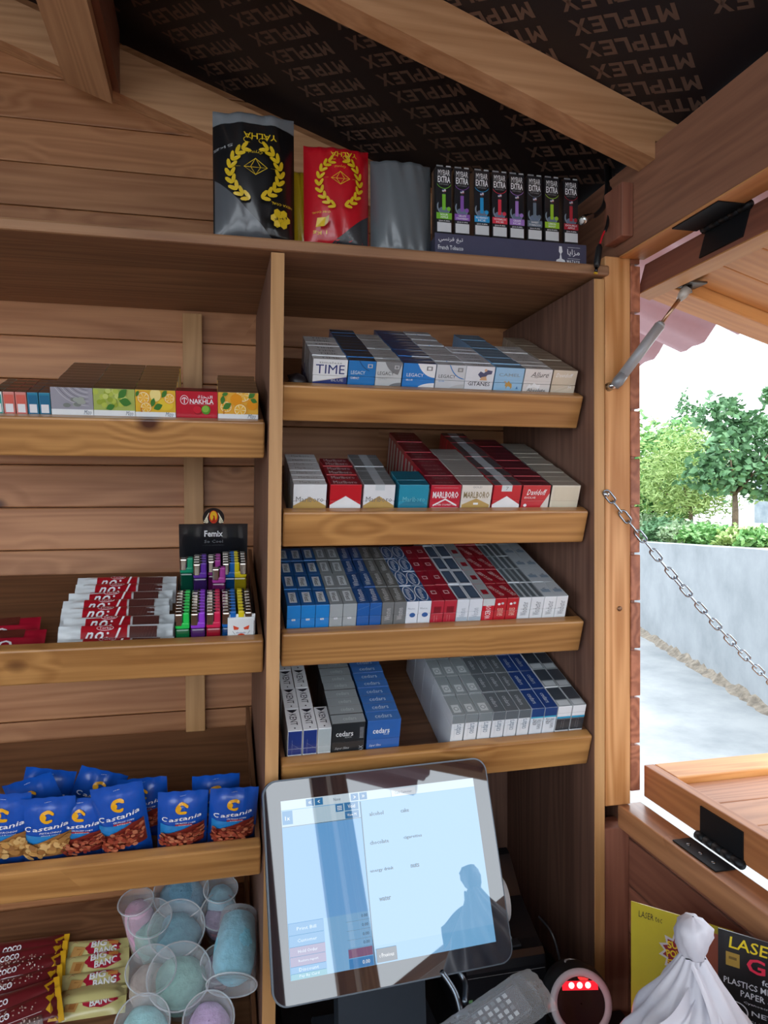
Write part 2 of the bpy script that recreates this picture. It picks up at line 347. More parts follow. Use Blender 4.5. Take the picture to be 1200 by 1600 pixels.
# ================================================================== OUTSIDE
def noisemat(name, c1, c2, sc, rough=.9, bump=.3, detail=6):
    m = bpy.data.materials.new(name); m.use_nodes = True; nt = m.node_tree; L = nt.links.new; b = nt.nodes['Principled BSDF']
    tc = nt.nodes.new('ShaderNodeTexCoord'); n = nt.nodes.new('ShaderNodeTexNoise'); n.inputs['Scale'].default_value = sc; n.inputs['Detail'].default_value = detail; n.inputs['Roughness'].default_value = .65
    L(tc.outputs['Object'], n.inputs['Vector']); r = nt.nodes.new('ShaderNodeValToRGB'); r.color_ramp.elements[0].position = .35; r.color_ramp.elements[1].position = .65
    r.color_ramp.elements[0].color = lin(c1); r.color_ramp.elements[1].color = lin(c2); L(n.outputs[0], r.inputs[0]); L(r.outputs[0], b.inputs['Base Color'])
    bp = nt.nodes.new('ShaderNodeBump'); bp.inputs['Strength'].default_value = bump; bp.inputs['Distance'].default_value = .01; L(n.outputs[0], bp.inputs['Height']); L(bp.outputs[0], b.inputs['Normal'])
    b.inputs['Roughness'].default_value = rough; return m
gm = noisemat('pale_concrete_paving', '7d8285', '989b9c', 1.6); soil = noisemat('garden_soil', '5d6a3c', '9a8f6a', 3)
g = MB(); g.box((-14, -14, -.12), (14, 14, -.05), gm); g.build('ground', kind='structure')
wa, wbp = Vector((3.1, .7)), Vector((5.9, 9.9)); dr = (wbp-wa).normalized(); nr = Vector((dr.y, -dr.x))
def along(s, o, z): p = Vector((4.834, 6.594))+dr*s+nr*o; return (p.x, p.y, z)
rw = MB(); N = 46; cm = noisemat('concrete_render', '7e8488', '91969a', 2.2, bump=.15)
P = []
for i in range(N+1):
    s = -9+18*i/N; P += [along(s, 0, -.06), along(s, 0, 1.015-.036*s+.003*math.sin(i*1.7)), along(s, .2, 1.015-.036*s), along(s, .2, -.06)]
F = []
for i in range(N):
    for k in range(3): F.append((i*4+k, i*4+k+1, i*4+4+k+1, i*4+4+k))
rw.add(P, F, cm); rwo = rw.build('retaining_wall', kind='structure'); rwo['label'] = 'pale rendered concrete retaining wall across the paving'
ft = MB(); P = []; N = 120          # crumbling footing line where the wall meets the paving
for i in range(N+1):
    s = -6+9*i/N; h = random.uniform(.0, .05); P += [along(s, -random.uniform(.05, .10), -.052), along(s, -.02+random.uniform(-.012, .008), h*.5-.03), along(s, .0, h-.02)]
F = []
for i in range(N):
    for k in range(2): F.append((i*3+k, i*3+3+k, i*3+4+k, i*3+1+k))
ft.add(P, F, noisemat('crumbled_edge', '5e564c', '8c8274', 14)); ft.build('footing', rwo)
gd = MB(); gd.add([along(-9, .2, 1.31), along(9, .2, .67), along(9, 14, .8), along(-9, 14, 1.2)], [(0, 1, 2, 3)], soil); gd.build('garden_ground', kind='structure')
leafm = [noisemat('leaf_%d' % i, a, b, 9, .6) for i, (a, b) in enumerate([('3f6b45', '6f9a6a'), ('7f9f55', 'a9bf78'), ('4f8a4a', '86b26a'), ('7d9a74', 'a9bf98')])]
bark = noisemat('bark', '55483c', '7c6a58', 20)
def leaves(q, c, rad, n, size, m, flat=1.0, seed=0):
    rnd = random.Random(seed)
    for i in range(n):
        a = rnd.uniform(0, 2*math.pi); ph = math.acos(rnd.uniform(-1, 1)); r = rnd.uniform(.35, 1)**.5*(1+.25*math.sin(a*3+seed)+.2*math.sin(ph*5+a*2))
        p = Vector(c)+Vector((math.cos(a)*math.sin(ph)*rad[0], math.sin(a)*math.sin(ph)*rad[1], math.cos(ph)*rad[2]))*r
        e1 = Vector((rnd.gauss(0, 1), rnd.gauss(0, 1), rnd.gauss(0, .6))).normalized(); e2 = e1.cross(Vector((rnd.gauss(0, 1), rnd.gauss(0, 1), rnd.gauss(0, 1)))).normalized(); L = size*rnd.uniform(.6, 1.3)
        q.add([p-e1*L, p+e2*L*.4*flat, p+e1*L, p-e2*L*.4*flat], [(0, 1, 2, 3)], m)
def tree(name, label, cat, u, vbase, D, zb, blobs, lm, trunk, lsize, nl, group, flat=1.0, seed=0):
    d = ray(u, 800); p = CAM+d*D; b = (p.x, p.y, zb); t = thing(name, label, cat, b, group=group)
    if trunk:
        q = MB(); q.tube([(0, 0, 0), (.02, .01, trunk*.5), (0, 0, trunk)], [.045, .035, .025], bark, 8)
        for k in range(5): a = k*1.3; q.tube([(0, 0, trunk*.8), (.2*math.cos(a), .2*math.sin(a), trunk*1.15), (.42*math.cos(a), .42*math.sin(a), trunk*1.6)], [.02, .014, .006], bark, 6)
        q.build('trunk', t)
    q = MB()
    for k, (dx, dz, rx, rz_) in enumerate(blobs): leaves(q, (RT.x*dx, RT.y*dx, dz), (rx, rx, rz_), int(nl*rx*rz_*8), lsize, lm, flat, seed*10+k)
    q.build('foliage', t, kind='stuff'); return t
TG = 'garden trees beyond the retaining wall'
tree('broadleaf_tree', 'dark green broad-leaved young tree with thin grey trunk beyond the concrete wall', 'tree', 1148, 860, 9.0, 1.05, [(0, 1.0, .42, .42), (.35, .75, .4, .3), (-.15, 1.5, .25, .25), (-.3, .75, .3, .22), (.2, 1.35, .26, .22), (.62, 1.0, .3, .3), (.45, 1.75, .14, .10)], leafm[0], .65, .055, 700, TG, 1.5, 1)
tree('willow_tree', 'feathery yellow-green round tree behind the concrete wall', 'tree', 1078, 860, 10.5, 1.05, [(0, .95, .75, .62), (-.3, .6, .5, .4), (.35, .6, .45, .4)], leafm[1], .4, .055, 1100, TG, .45, 2)
tree('leafy_tree', 'bright green bushy tree right beside the siding', 'tree', 1018, 860, 12, 1.05, [(0, 1.1, .7, .6), (.5, .8, .5, .5), (-.4, .6, .5, .5), (0, .4, .7, .4)], leafm[2], .5, .07, 800, TG, 1.2, 3)
tree('tall_shoot_tree', 'thin tall green saplings rising behind the feathery tree', 'tree', 1068, 860, 13, 1.05, [(0, 2.1, .12, .3), (.25, 1.95, .14, .25), (-.05, 1.6, .3, .4), (.1, 1.3, .5, .4)], leafm[0], .9, .05, 480, TG, 1.3, 4)
for k, (u, D, c, s) in enumerate([(1008, 10.8, 3, .3), (1040, 9.4, 0, .26), (1066, 8.8, 3, .22), (1096, 8.2, 2, .2), (1124, 7.8, 2, .2), (1160, 7.3, 1, .19), (1192, 7.0, 2, .2)]):
    tree('shrub', '%s low garden shrub, %s along the wall top' % (['dark green', 'yellow-green', 'bright green', 'grey-green'][c], ['beside the siding', 'second from the siding', 'third from the siding', 'fourth from the siding', 'just left of the thin trunk', 'just right of the thin trunk', 'last at the picture edge'][k]), 'shrub', u, 850, D, 1.0, [(0, .12, s, s*.6), (s*.6, .1, s*.7, s*.5), (-s*.6, .1, s*.7, s*.5)], leafm[c], 0, .035, 2600, 'shrubs along the wall top', 1.2, 20+k)
for k, (u, v, r) in enumerate([(1066, 806, .09), (1117, 828, .05), (1160, 826, .07), (1178, 826, .09)]):
    D = 9.5; p = CAM+ray(u, v)*D; q = MB(); q.lathe([(r*.2, -r*.6), (r*.8, -r*.45), (r, 0), (r*.75, r*.5), (r*.1, r*.65)], noisemat('stone%d' % k, 'b39a86', 'd6c8b8', 9), 10, cap0=True, cap1=True, mod=lambda a, z, i: 1+.12*math.sin(3*a+i))
    q.T = None; o = q.build('garden_stone', loc=(p.x, p.y, 1.06+r*.6)); tag(o, 'pale garden stone, %s between the shrubs' % ['left one below the feathery tree', 'small one left of the trunk', 'one right of the trunk', 'large one at the right edge'][k], 'stone', 'stones in the garden')
q = MB(); p = CAM+ray(1195, 806)*16; q.box((-1, -.2, 0), (2.2, .2, 1.25), noisemat('block_wall', '7f8c9a', '9aa5b0', 4)); tag(q.build('garden_shed', loc=(p.x+.9, p.y, 1.0)), 'grey-blue blockwork shed far behind the trees at the right edge', 'shed')
q = MB(); p = CAM+ray(1145, 700)*15; q.tube([(0, 0, 0), (0, 0, 2.0)], .02, metal('9aa0a4', .5), 8); q.box((-.04, -.04, 1.85), (.04, .04, 2.1), metal('8a9094', .5)); tag(q.build('antenna_pole', loc=(p.x, p.y, 1.0)), 'thin grey pole rising behind the dark green tree', 'pole')
# pink moulded roof sheet overhanging outside the hatch
pk = mat('c79aa0', .5); rs = MB()
def sheet(a, b, t=0):
    y = -2.4+3.6*b; x = .612+.50*a; return (x, y, 2.085-.35*(x-.612)+.020*math.sin(y*2*math.pi/.21+.6)*(.3+.7*a)+.010*math.sin(y*4*math.pi/.21)*a+t)
rs.grid(6, 150, lambda a, b: sheet(a, b), pk, flip=True); rs.grid(6, 150, lambda a, b: sheet(a, b, .004), pk)
ro = rs.build('roof_sheet'); tag(ro, 'dusty pink wavy roof sheet overhanging outside the serving hatch', 'roof sheet')
# ================================================================== SERVING FLAPS
def hinge(parent, M, m):
    q = MB(); q.T = M
    q.box((-.046, 0, -.0012), (.046, .042, .0012), m); q.build('hinge_plate', parent)
    q = MB(); q.T = M; q.tube([(-.05, -.004, .003), (.05, -.004, .003)], .0055, m, 10)
    for k in range(5): q.tube([(-.05+.02*k, -.004, .003), (-.032+.02*k, -.004, .003)], .0068, m, 10)
    q.build('hinge_barrel', parent)
blk = mat('23262a', .5, .6)
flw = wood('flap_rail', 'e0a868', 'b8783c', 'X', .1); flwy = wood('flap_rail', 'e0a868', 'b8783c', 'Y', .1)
lf = thing('counter_flap', 'lower wooden serving flap folded out level below the hatch', 'flap', (.626, 0, .985))
bx('hinge_rail', (0, -1.74, 0), (.02, .02, .055), wood('flap_red', 'cc8c58', '9c6038', 'Y', .1), lf, .002)
bx('end_rail', (.0205, -.045, .012), (.52, .02, .055), flw, lf, .002)
bx('end_rail', (.0205, -1.74, .012), (.52, -1.675, .055), flw, lf, .002)
bx('outer_rail', (.4555, -1.674, .012), (.52, -.0455, .055), flwy, lf, .002)
for k in range(20):
    y = -.047-.0815*k; bx('board', (.021, max(y-.0805, -1.674), .018), (.455, y, .044), wood('flap_board', 'c08a62', '8e5a3a', 'X', .1), lf, .002)
hp = MB(); hinge(lf, rotT((.0, -.205, .012), 90, 90, 90) if False else Matrix(((0, 0, -1, -.0015), (-1, 0, 0, -.18), (0, 1, 0, .004), (0, 0, 0, 1))), blk)
hz = MB(); hz.box((.575, -.232, .9825), (.607, -.135, .9845), blk); hz.build('sill_hinge_plate', wr)
for k in range(3):
    q = MB(); q.T = rotT((.588, -.155-.028*k, .9847)); q.lathe([(.0032, 0), (.0028, .0012), (.0005, .0014)], metal('909498'), 10); q.build('screw', wr)
uf = thing('hatch_flap', 'upper wooden hatch flap propped open by a gas strut above the counter', 'flap', (.628, 0, 1.909), (0, R(16), 0))
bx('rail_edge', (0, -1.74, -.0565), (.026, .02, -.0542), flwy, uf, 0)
bx('hinge_rail', (0, -1.74, -.054), (.021, .02, 0), wood('flap_dark', '9c6450', '6c4034', 'Y', .15), uf, .0015)
bx('end_rail', (.0215, -.045, -.054), (.62, .02, -.012), flw, uf, .002)
bx('end_rail', (.0215, -1.74, -.054), (.62, -1.675, -.012), flw, uf, .002)
bx('outer_rail', (.5555, -1.674, -.054), (.62, -.0455, -.012), flwy, uf, .002)
for k in range(20):
    y = -.047-.0815*k; bx('board', (.022, max(y-.0805, -1.674), -.034), (.555, y, -.014), flw, uf, .002)
hinge(uf, Matrix(((0, 0, -1, -.0015), (-1, 0, 0, -.19), (0, -1, 0, -.004), (0, 0, 0, 1))), blk)
bx('header_hinge_plate', (.570, -.242, 1.9065), (.612, -.140, 1.9083), blk, wr, 0)
# gas strut
A = Vector((.553, -.012, 1.694)); B = Vector((.657, -.062, 1.851)); D_ = B-A
st = thing('gas_strut', 'grey gas strut holding up the hatch flap from the post', 'strut', A)
q = MB(); q.tube([D_*.10, D_*.60], .0085, mat('a4a6aa', .4, .1), 16); q.tube([D_*.60, D_*.63], [.0085, .006], mat('a4a6aa', .4, .1), 16); q.build('cylinder', st)
q = MB(); q.tube([D_*.6, D_*.9], .0032, metal('b8977c', .3), 10); q.build('rod', st)
q = MB(); q.tube([D_*-.02, D_*.03, D_*.11], [.007, .0095, .0085], mat('8c9096', .35, .2), 14); q.build('lower_socket', st)
q = MB(); q.tube([D_*.86, D_*.9, D_*.97], [.005, .0075, .0085], mat('b9b4ac', .4, .2), 14); q.build('upper_socket', st)
q = MB(); q.T = Matrix.Translation(D_); q.box((-.012, -.018, -.001), (.02, .016, .003), metal('6c6862', .4), .0008); q.tube([(0, 0, -.012), (0, 0, 0)], .004, metal('8c8c8c'), 8); q.build('flap_bracket', st)
q = MB(); q.tube([(-.006, .014, -.002), (0, 0, 0)], [.008, .005], metal('c8ccd0', .2), 12); q.build('ball_stud', st)
# chain from the post to the lower flap
C0 = at(952, 776, -.004); C1 = Vector((1.08, .0, 1.045))
d_ = at(1200, 1045, .0)-C0; C1 = C0+d_*((C0.z-1.045)/(-d_.z))
ch = thing('chain', 'shiny steel chain running from the post down to the counter flap', 'chain', C0)
def chainlink(L=.026, W=.0115, r=.0017, m=None):
    q = MB(); p = []
    for k in range(9): a = R(-90+180*k/8); p.append((L/2-W/2+W/2*math.cos(a), W/2*math.sin(a), 0))
    for k in range(9): a = R(90+180*k/8); p.append((-L/2+W/2+W/2*math.cos(a), W/2*math.sin(a), 0))
    q.tube(p, r, m, 6, closed=True); return q
lm = chainlink(m=metal('a9b6c2', .22)).mesh('link'); tot = (C1-C0).length; pit = .0205; n = int(tot/pit)
dn = (C1-C0).normalized()
for k in range(n+1):
    t = k/n; p = (C1-C0)*t+Vector((0, 0, -.022*4*t*(1-t))); tg = ((C1-C0)/n+Vector((0, 0, -.088*(1-2*t)/n))).normalized()
    s1 = tg.cross(Vector((0, 0, 1))).normalized(); s2 = tg.cross(s1); a = R(35 if k % 2 else 125)+random.uniform(-.25, .25)
    e = s1*math.cos(a)+s2*math.sin(a); f = tg.cross(e); o = link('link', lm, ch)
    o.matrix_local = Matrix(((tg.x, e.x, f.x, p.x), (tg.y, e.y, f.y, p.y), (tg.z, e.z, f.z, p.z), (0, 0, 0, 1)))
q = MB(); q.T = rotT((-.004, .003, .004), 90); q.lathe([(.0005, .0035), (.0045, .003), (.005, 0)], metal('d0d4d8'), 12); q.build('screw', ch)
# ================================================================== SHELVING UNIT
un = thing('shelving_unit', 'built-in wooden shelving unit with sloping trays and plank top board', 'shelving', (0, 0, 0))
ln = .0186
q = MB(); P = []
for z in (.0, 1.876):
    x = ln*(z-1.5)
    for (a, b) in ((-.020, 0), (0, 0), (0, .39), (-.020, .39)): P.append((x+a-.001, b, z))
q.add(P, [(0, 1, 5, 4), (3, 2, 1, 0), (4, 5, 6, 7)], edgew('Z')); q.add(P, [(1, 2, 6, 5), (2, 3, 7, 6), (3, 0, 4, 7)], panelw('Z')); q.build('divider', un)
q = MB(); q.box((.5205, .0, 0), (.5395, .39, 1.872), edgew('Z'), .001)
q.box((.5199, .001, 0), (.5204, .39, 1.872), panelw('Z')); q.build('side_panel', un)
tb = bpy.data.objects.new('top_board', None); COL.objects.link(tb); tb.parent = un; tb.rotation_euler = (0, R(-.15)*-1, 0); tb.location = (0, 0, 1.8775)
for (a, b, dz) in ((-.008, .125, 0), (.1255, .258, .0015), (.2585, .39, .003)):
    q = MB(); q.box((-1.1, a, dz), (.545, b, .0175+dz), wood('top_plank', 'bc8e66', '805840', 'X', .15, .55), .004 if a < 0 else .0015); q.build('plank', tb)
class Tray:
    def __init__(s, x0, x1, yb, zb, th, sl=0, col='', w=.058):
        s.x0 = x0; s.th = R(th); s.T = Matrix.Translation((x0, yb, zb)) @ Euler((s.th, sl, 0)).to_matrix().to_4x4(); s.w = x1-x0; s.sl = sl
        e = bpy.data.objects.new('tray', None); COL.objects.link(e); e.parent = un; e.matrix_local = s.T; s.e = e
        s.um = (.385-yb)/math.cos(s.th)-.004
        q = MB(); q.box((0, 0, 0), (s.w, .021, w), lipw('X'), .003); q.build('lip_board', e)
        q = MB(); q.box((.002, .0212, .001), (s.w-.002, s.um, .0095), floorw('X'), 0); q.build('floor_board', e)
        for a in (0, s.w-.0075):
            q = MB(); q.box((a, .0214, .0), (a+.0072, s.um, w-.002), floorw('Y'), .001); q.build('side_board', e)
    def pt(s, X, u, v): return s.T @ Vector((X-s.x0, u, v))
    def X(s, px, py, u=.0225, v=.058):
        n = (s.T.to_3x3() @ Vector((0, 1, 0))); return atP(px, py, s.T @ Vector((0, u, 0)), n).x
r1 = Tray(.003, .513, .046, 1.6287, 25, .006); r2 = Tray(.002, .515, .029, 1.431, 21, .003)
r3 = Tray(.000, .512, .038, 1.242, 20, .001); r4 = Tray(-.003, .519, .022, 1.046, 20, -.008)
l1 = Tray(-.62, -.0235, .040, 1.570, 20, .002); l2 = Tray(-.62, -.028, .040, 1.237, 19.5, .004)
l3 = Tray(-.62, -.034, .040, .919, 20, .002); l4 = Tray(-.62, -.040, .040, .602, 20, 0)
# ================================================================== CIGARETTE PACKS
def pack_mesh(w, d, h, body, fr=(), tp=(), sd=None, split=0):
    """w x d x h box with flat print on front ('fr'), top ('tp') and left side; split = height of the lid seam"""
    g = MB(); hs = split or h
    g.box((0, 0, 0), (w, d, hs-(.0004 if split else 0)), body, .0006)
    lid = MB() if split else g
    if split: lid.box((-.0001, -.0001, hs), (w+.0001, d, h), body, .0006)
    faces = {'f': (lambda x, y, l: (x, -.0002-l, y), w, h), 't': (lambda x, y, l: (x, y, h+.0002+l), w, d), 's': (lambda x, y, l: (-.0002-l, d-x, y), d, h)}
    for key, ops in (('f', fr), ('t', tp), ('s', sd or ())):
        fn, W, H = faces[key]; lev = 0
        for op in ops:
            k, a = op[0], op[1:]
            tgt = lid if key == 't' else g
            if split and key != 't':
                if k == 'r' and a[1]*h < hs < a[3]*h:      # rectangle crossing the seam: draw on both halves
                    for tg2, c, dd in ((g, a[1], (hs-.0004)/h), (lid, hs/h, a[3])):
                        P_ = Print(tg2, fn, W, H); P_.l = lev; P_.rect(a[0], c, a[2], dd, a[4])
                    lev += 1; continue
                cy = sum(p[1] for p in a[0])/len(a[0]) if k in 'ps' else a[2] if k == 't' else a[1]
                if cy*h > hs: tgt = lid
            P_ = Print(tgt, fn, W, H); P_.l = lev; lev += 1
            {'r': P_.rect, 't': P_.text, 'p': P_.poly, 's': P_.stroke, 'd': P_.disc}[k](*a)
    return g.mesh('pack'), (lid.mesh('lid') if split else None)
def remap(ops, f):
    o = []
    for op in ops:
        k, a = op[0], list(op[1:])
        if k == 'r': a[1], a[3] = f(a[1]), f(a[3])
        elif k == 't': h = (f(a[2]+.01)-f(a[2]-.01))/.02; a[2] = f(a[2]); a[4 if len(a) < 7 or abs(a[6]) < 45 else 3] *= h
        elif k in 'ps': a[0] = [(x, f(y)) for x, y in a[0]]
        elif k == 'd': h = (f(a[1]+.01)-f(a[1]-.01))/.02; a[1] = f(a[1]); a[3] *= h
        o.append((k,)+tuple(a))
    return o
f12 = lambda y: y*1.244 if y < .45 else .56+(y-.45)*.8
f34 = lambda y: .5+.5*y
def row(tray, spec, xa, xb, n, pitch, label, col, trayname, group, d, h=.085, u0=.0225, v0=.0105, leftgap=0, split=.0):
    wd = xb-xa-.0008; fr, tp, sd = spec.get('f', ()), spec.get('t', ()), spec.get('s', ()); body = card(spec['b'])
    front, lid = pack_mesh(wd, d, h, body, fr, tp, sd, split=split or h*.70)
    if d < .03: tp = list(tp)+[('s', [(0, .03), (1, .03)], .0007, c('a8a4a0')), ('s', [(0, .97), (1, .97)], .0009, c('4c4848'))]  # edge lines on the top; the pale one is a painted highlight
    back, _ = pack_mesh(wd, d, h, body, fr, tp, sd)
    for k in range(n):
        o = link('cigarette_pack', front if k == 0 else back, None)
        o.matrix_world = Matrix.Translation(tray.pt(xa+.0004+(random.uniform(-.0004, .0004) if k else 0), u0+k*pitch, v0+(random.uniform(0, .0016) if k else 0))) @ Euler((tray.th, tray.sl, 0)).to_matrix().to_4x4()
        if k == 0:
            link('lid', lid, o)
            tag(o, '%s cigarette pack, front of %s column, %s tray' % (label, col, trayname), 'cigarette pack', group)
        else: tag(o, '%s pack, %s behind front, %s column, %s tray' % (label, ORD[k-1], col, trayname), 'cigarette pack', group)
def place(tray, py, bounds, lim=(.0115, .503)):
    X = [tray.X(x, py) for x in bounds]; lo, hi = X[0], X[-1]
    return X
c = card
NAVY, BLUE, GOLD, RED, SIL, GREY, TEAL = c('1d3578'), c('1c78c0'), c('b99a5a'), c('b01c2c'), c('b8bcc0'), c('7c8084'), c('1b86a0')
def peak(m, top=.62): return ('p', [(0, 0), (1, 0), (1, .36), (.5, top), (0, .36)], m)
def topt(s, m, w=.62, h=.42, **k): return ('t', s, .5, .48, w, h, m)
# ---- shelf 1
S1 = [
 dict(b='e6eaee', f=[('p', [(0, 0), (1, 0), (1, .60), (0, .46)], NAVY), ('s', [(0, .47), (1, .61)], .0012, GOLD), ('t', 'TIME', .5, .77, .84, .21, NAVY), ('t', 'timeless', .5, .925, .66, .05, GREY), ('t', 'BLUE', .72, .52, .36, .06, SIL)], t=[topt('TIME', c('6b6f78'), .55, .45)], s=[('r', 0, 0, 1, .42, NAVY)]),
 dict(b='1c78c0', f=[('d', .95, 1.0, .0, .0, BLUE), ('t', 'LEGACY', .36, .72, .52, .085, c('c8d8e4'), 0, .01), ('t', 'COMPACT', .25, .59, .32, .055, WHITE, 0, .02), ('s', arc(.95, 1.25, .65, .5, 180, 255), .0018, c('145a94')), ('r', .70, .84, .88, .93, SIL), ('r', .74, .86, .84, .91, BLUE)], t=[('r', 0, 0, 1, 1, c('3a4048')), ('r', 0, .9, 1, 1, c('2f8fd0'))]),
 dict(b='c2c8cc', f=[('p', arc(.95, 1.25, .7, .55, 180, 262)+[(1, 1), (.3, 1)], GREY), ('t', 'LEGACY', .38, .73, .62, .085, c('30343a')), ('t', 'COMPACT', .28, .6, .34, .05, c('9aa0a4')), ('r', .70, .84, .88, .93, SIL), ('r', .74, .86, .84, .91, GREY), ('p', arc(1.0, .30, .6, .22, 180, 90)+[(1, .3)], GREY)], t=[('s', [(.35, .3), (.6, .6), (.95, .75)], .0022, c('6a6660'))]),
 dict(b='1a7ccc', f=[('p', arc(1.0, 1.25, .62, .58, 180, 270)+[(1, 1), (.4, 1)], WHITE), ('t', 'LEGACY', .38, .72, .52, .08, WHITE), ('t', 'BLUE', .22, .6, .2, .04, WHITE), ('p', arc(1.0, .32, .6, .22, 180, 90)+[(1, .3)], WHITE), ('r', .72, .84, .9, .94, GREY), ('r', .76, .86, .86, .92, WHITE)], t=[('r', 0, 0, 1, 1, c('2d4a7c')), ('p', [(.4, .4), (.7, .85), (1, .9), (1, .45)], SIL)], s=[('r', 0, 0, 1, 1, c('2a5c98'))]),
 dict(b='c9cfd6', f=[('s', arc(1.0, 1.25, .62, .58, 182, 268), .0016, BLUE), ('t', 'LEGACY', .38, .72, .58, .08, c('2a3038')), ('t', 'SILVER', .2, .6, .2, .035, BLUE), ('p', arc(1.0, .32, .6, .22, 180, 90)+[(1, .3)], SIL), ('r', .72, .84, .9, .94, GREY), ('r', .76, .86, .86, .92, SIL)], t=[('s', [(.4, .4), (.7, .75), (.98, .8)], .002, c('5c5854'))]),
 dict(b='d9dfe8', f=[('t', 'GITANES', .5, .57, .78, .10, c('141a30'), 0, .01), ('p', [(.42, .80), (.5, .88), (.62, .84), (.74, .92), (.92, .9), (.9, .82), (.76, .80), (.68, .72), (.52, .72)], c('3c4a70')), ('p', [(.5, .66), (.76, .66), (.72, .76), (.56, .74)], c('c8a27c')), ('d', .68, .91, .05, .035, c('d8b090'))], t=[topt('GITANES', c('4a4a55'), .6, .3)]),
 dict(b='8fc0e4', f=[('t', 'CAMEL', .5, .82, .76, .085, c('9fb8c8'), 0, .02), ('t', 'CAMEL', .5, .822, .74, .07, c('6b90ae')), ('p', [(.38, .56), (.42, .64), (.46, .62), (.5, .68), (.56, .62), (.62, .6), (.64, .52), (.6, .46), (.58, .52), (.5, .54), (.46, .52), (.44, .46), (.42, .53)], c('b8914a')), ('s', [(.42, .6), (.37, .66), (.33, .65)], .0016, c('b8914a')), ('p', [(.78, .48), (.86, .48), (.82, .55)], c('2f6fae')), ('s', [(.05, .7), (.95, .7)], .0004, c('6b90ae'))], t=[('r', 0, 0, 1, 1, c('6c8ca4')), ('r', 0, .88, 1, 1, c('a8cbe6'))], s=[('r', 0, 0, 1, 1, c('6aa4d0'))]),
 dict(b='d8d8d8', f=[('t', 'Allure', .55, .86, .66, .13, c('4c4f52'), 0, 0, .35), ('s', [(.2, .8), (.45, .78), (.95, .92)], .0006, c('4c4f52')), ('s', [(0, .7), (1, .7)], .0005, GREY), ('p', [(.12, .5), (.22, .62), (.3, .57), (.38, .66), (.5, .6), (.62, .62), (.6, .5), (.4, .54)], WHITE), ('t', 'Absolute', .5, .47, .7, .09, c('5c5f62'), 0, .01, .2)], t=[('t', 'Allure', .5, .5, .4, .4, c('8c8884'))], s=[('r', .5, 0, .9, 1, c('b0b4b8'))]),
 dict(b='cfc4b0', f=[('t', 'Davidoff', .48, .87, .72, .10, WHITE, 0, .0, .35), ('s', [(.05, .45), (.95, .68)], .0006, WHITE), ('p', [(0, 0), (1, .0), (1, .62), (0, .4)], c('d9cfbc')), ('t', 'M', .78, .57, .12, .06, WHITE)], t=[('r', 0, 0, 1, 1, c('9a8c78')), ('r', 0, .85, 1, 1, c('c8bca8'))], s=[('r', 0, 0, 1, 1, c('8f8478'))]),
]
for q_ in S1: q_['f'] = remap(q_['f'], f12)
B1 = [(487, 541, 7, .0222), (542, 585, 10, .0222), (585, 626, 9, .0222), (627, 678, 11, .0222), (679, 725, 11, .0222), (725, 770, 6, .0222), (771, 816, 11, .0222), (817, 860, 7, .0222), (861, 900, 11, .0222)]
D1 = ['white and navy', 'blue black-topped', 'silver-grey curved corner', 'bright blue with white corner', 'pale silver blue-curved', 'white with dancing figure', 'sky blue with small camel', 'white with grey script', 'cream with white script']
CN = ['leftmost', 'second', 'third', 'fourth', 'middle', 'sixth', 'seventh', 'eighth', 'rightmost']
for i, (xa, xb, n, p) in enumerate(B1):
    row(r1, S1[i], r1.X(xa, 600), min(r1.X(xb, 600), .5045), n, p, D1[i], CN[i], 'top right', 'packs on the topmost right-hand tray', .0218)
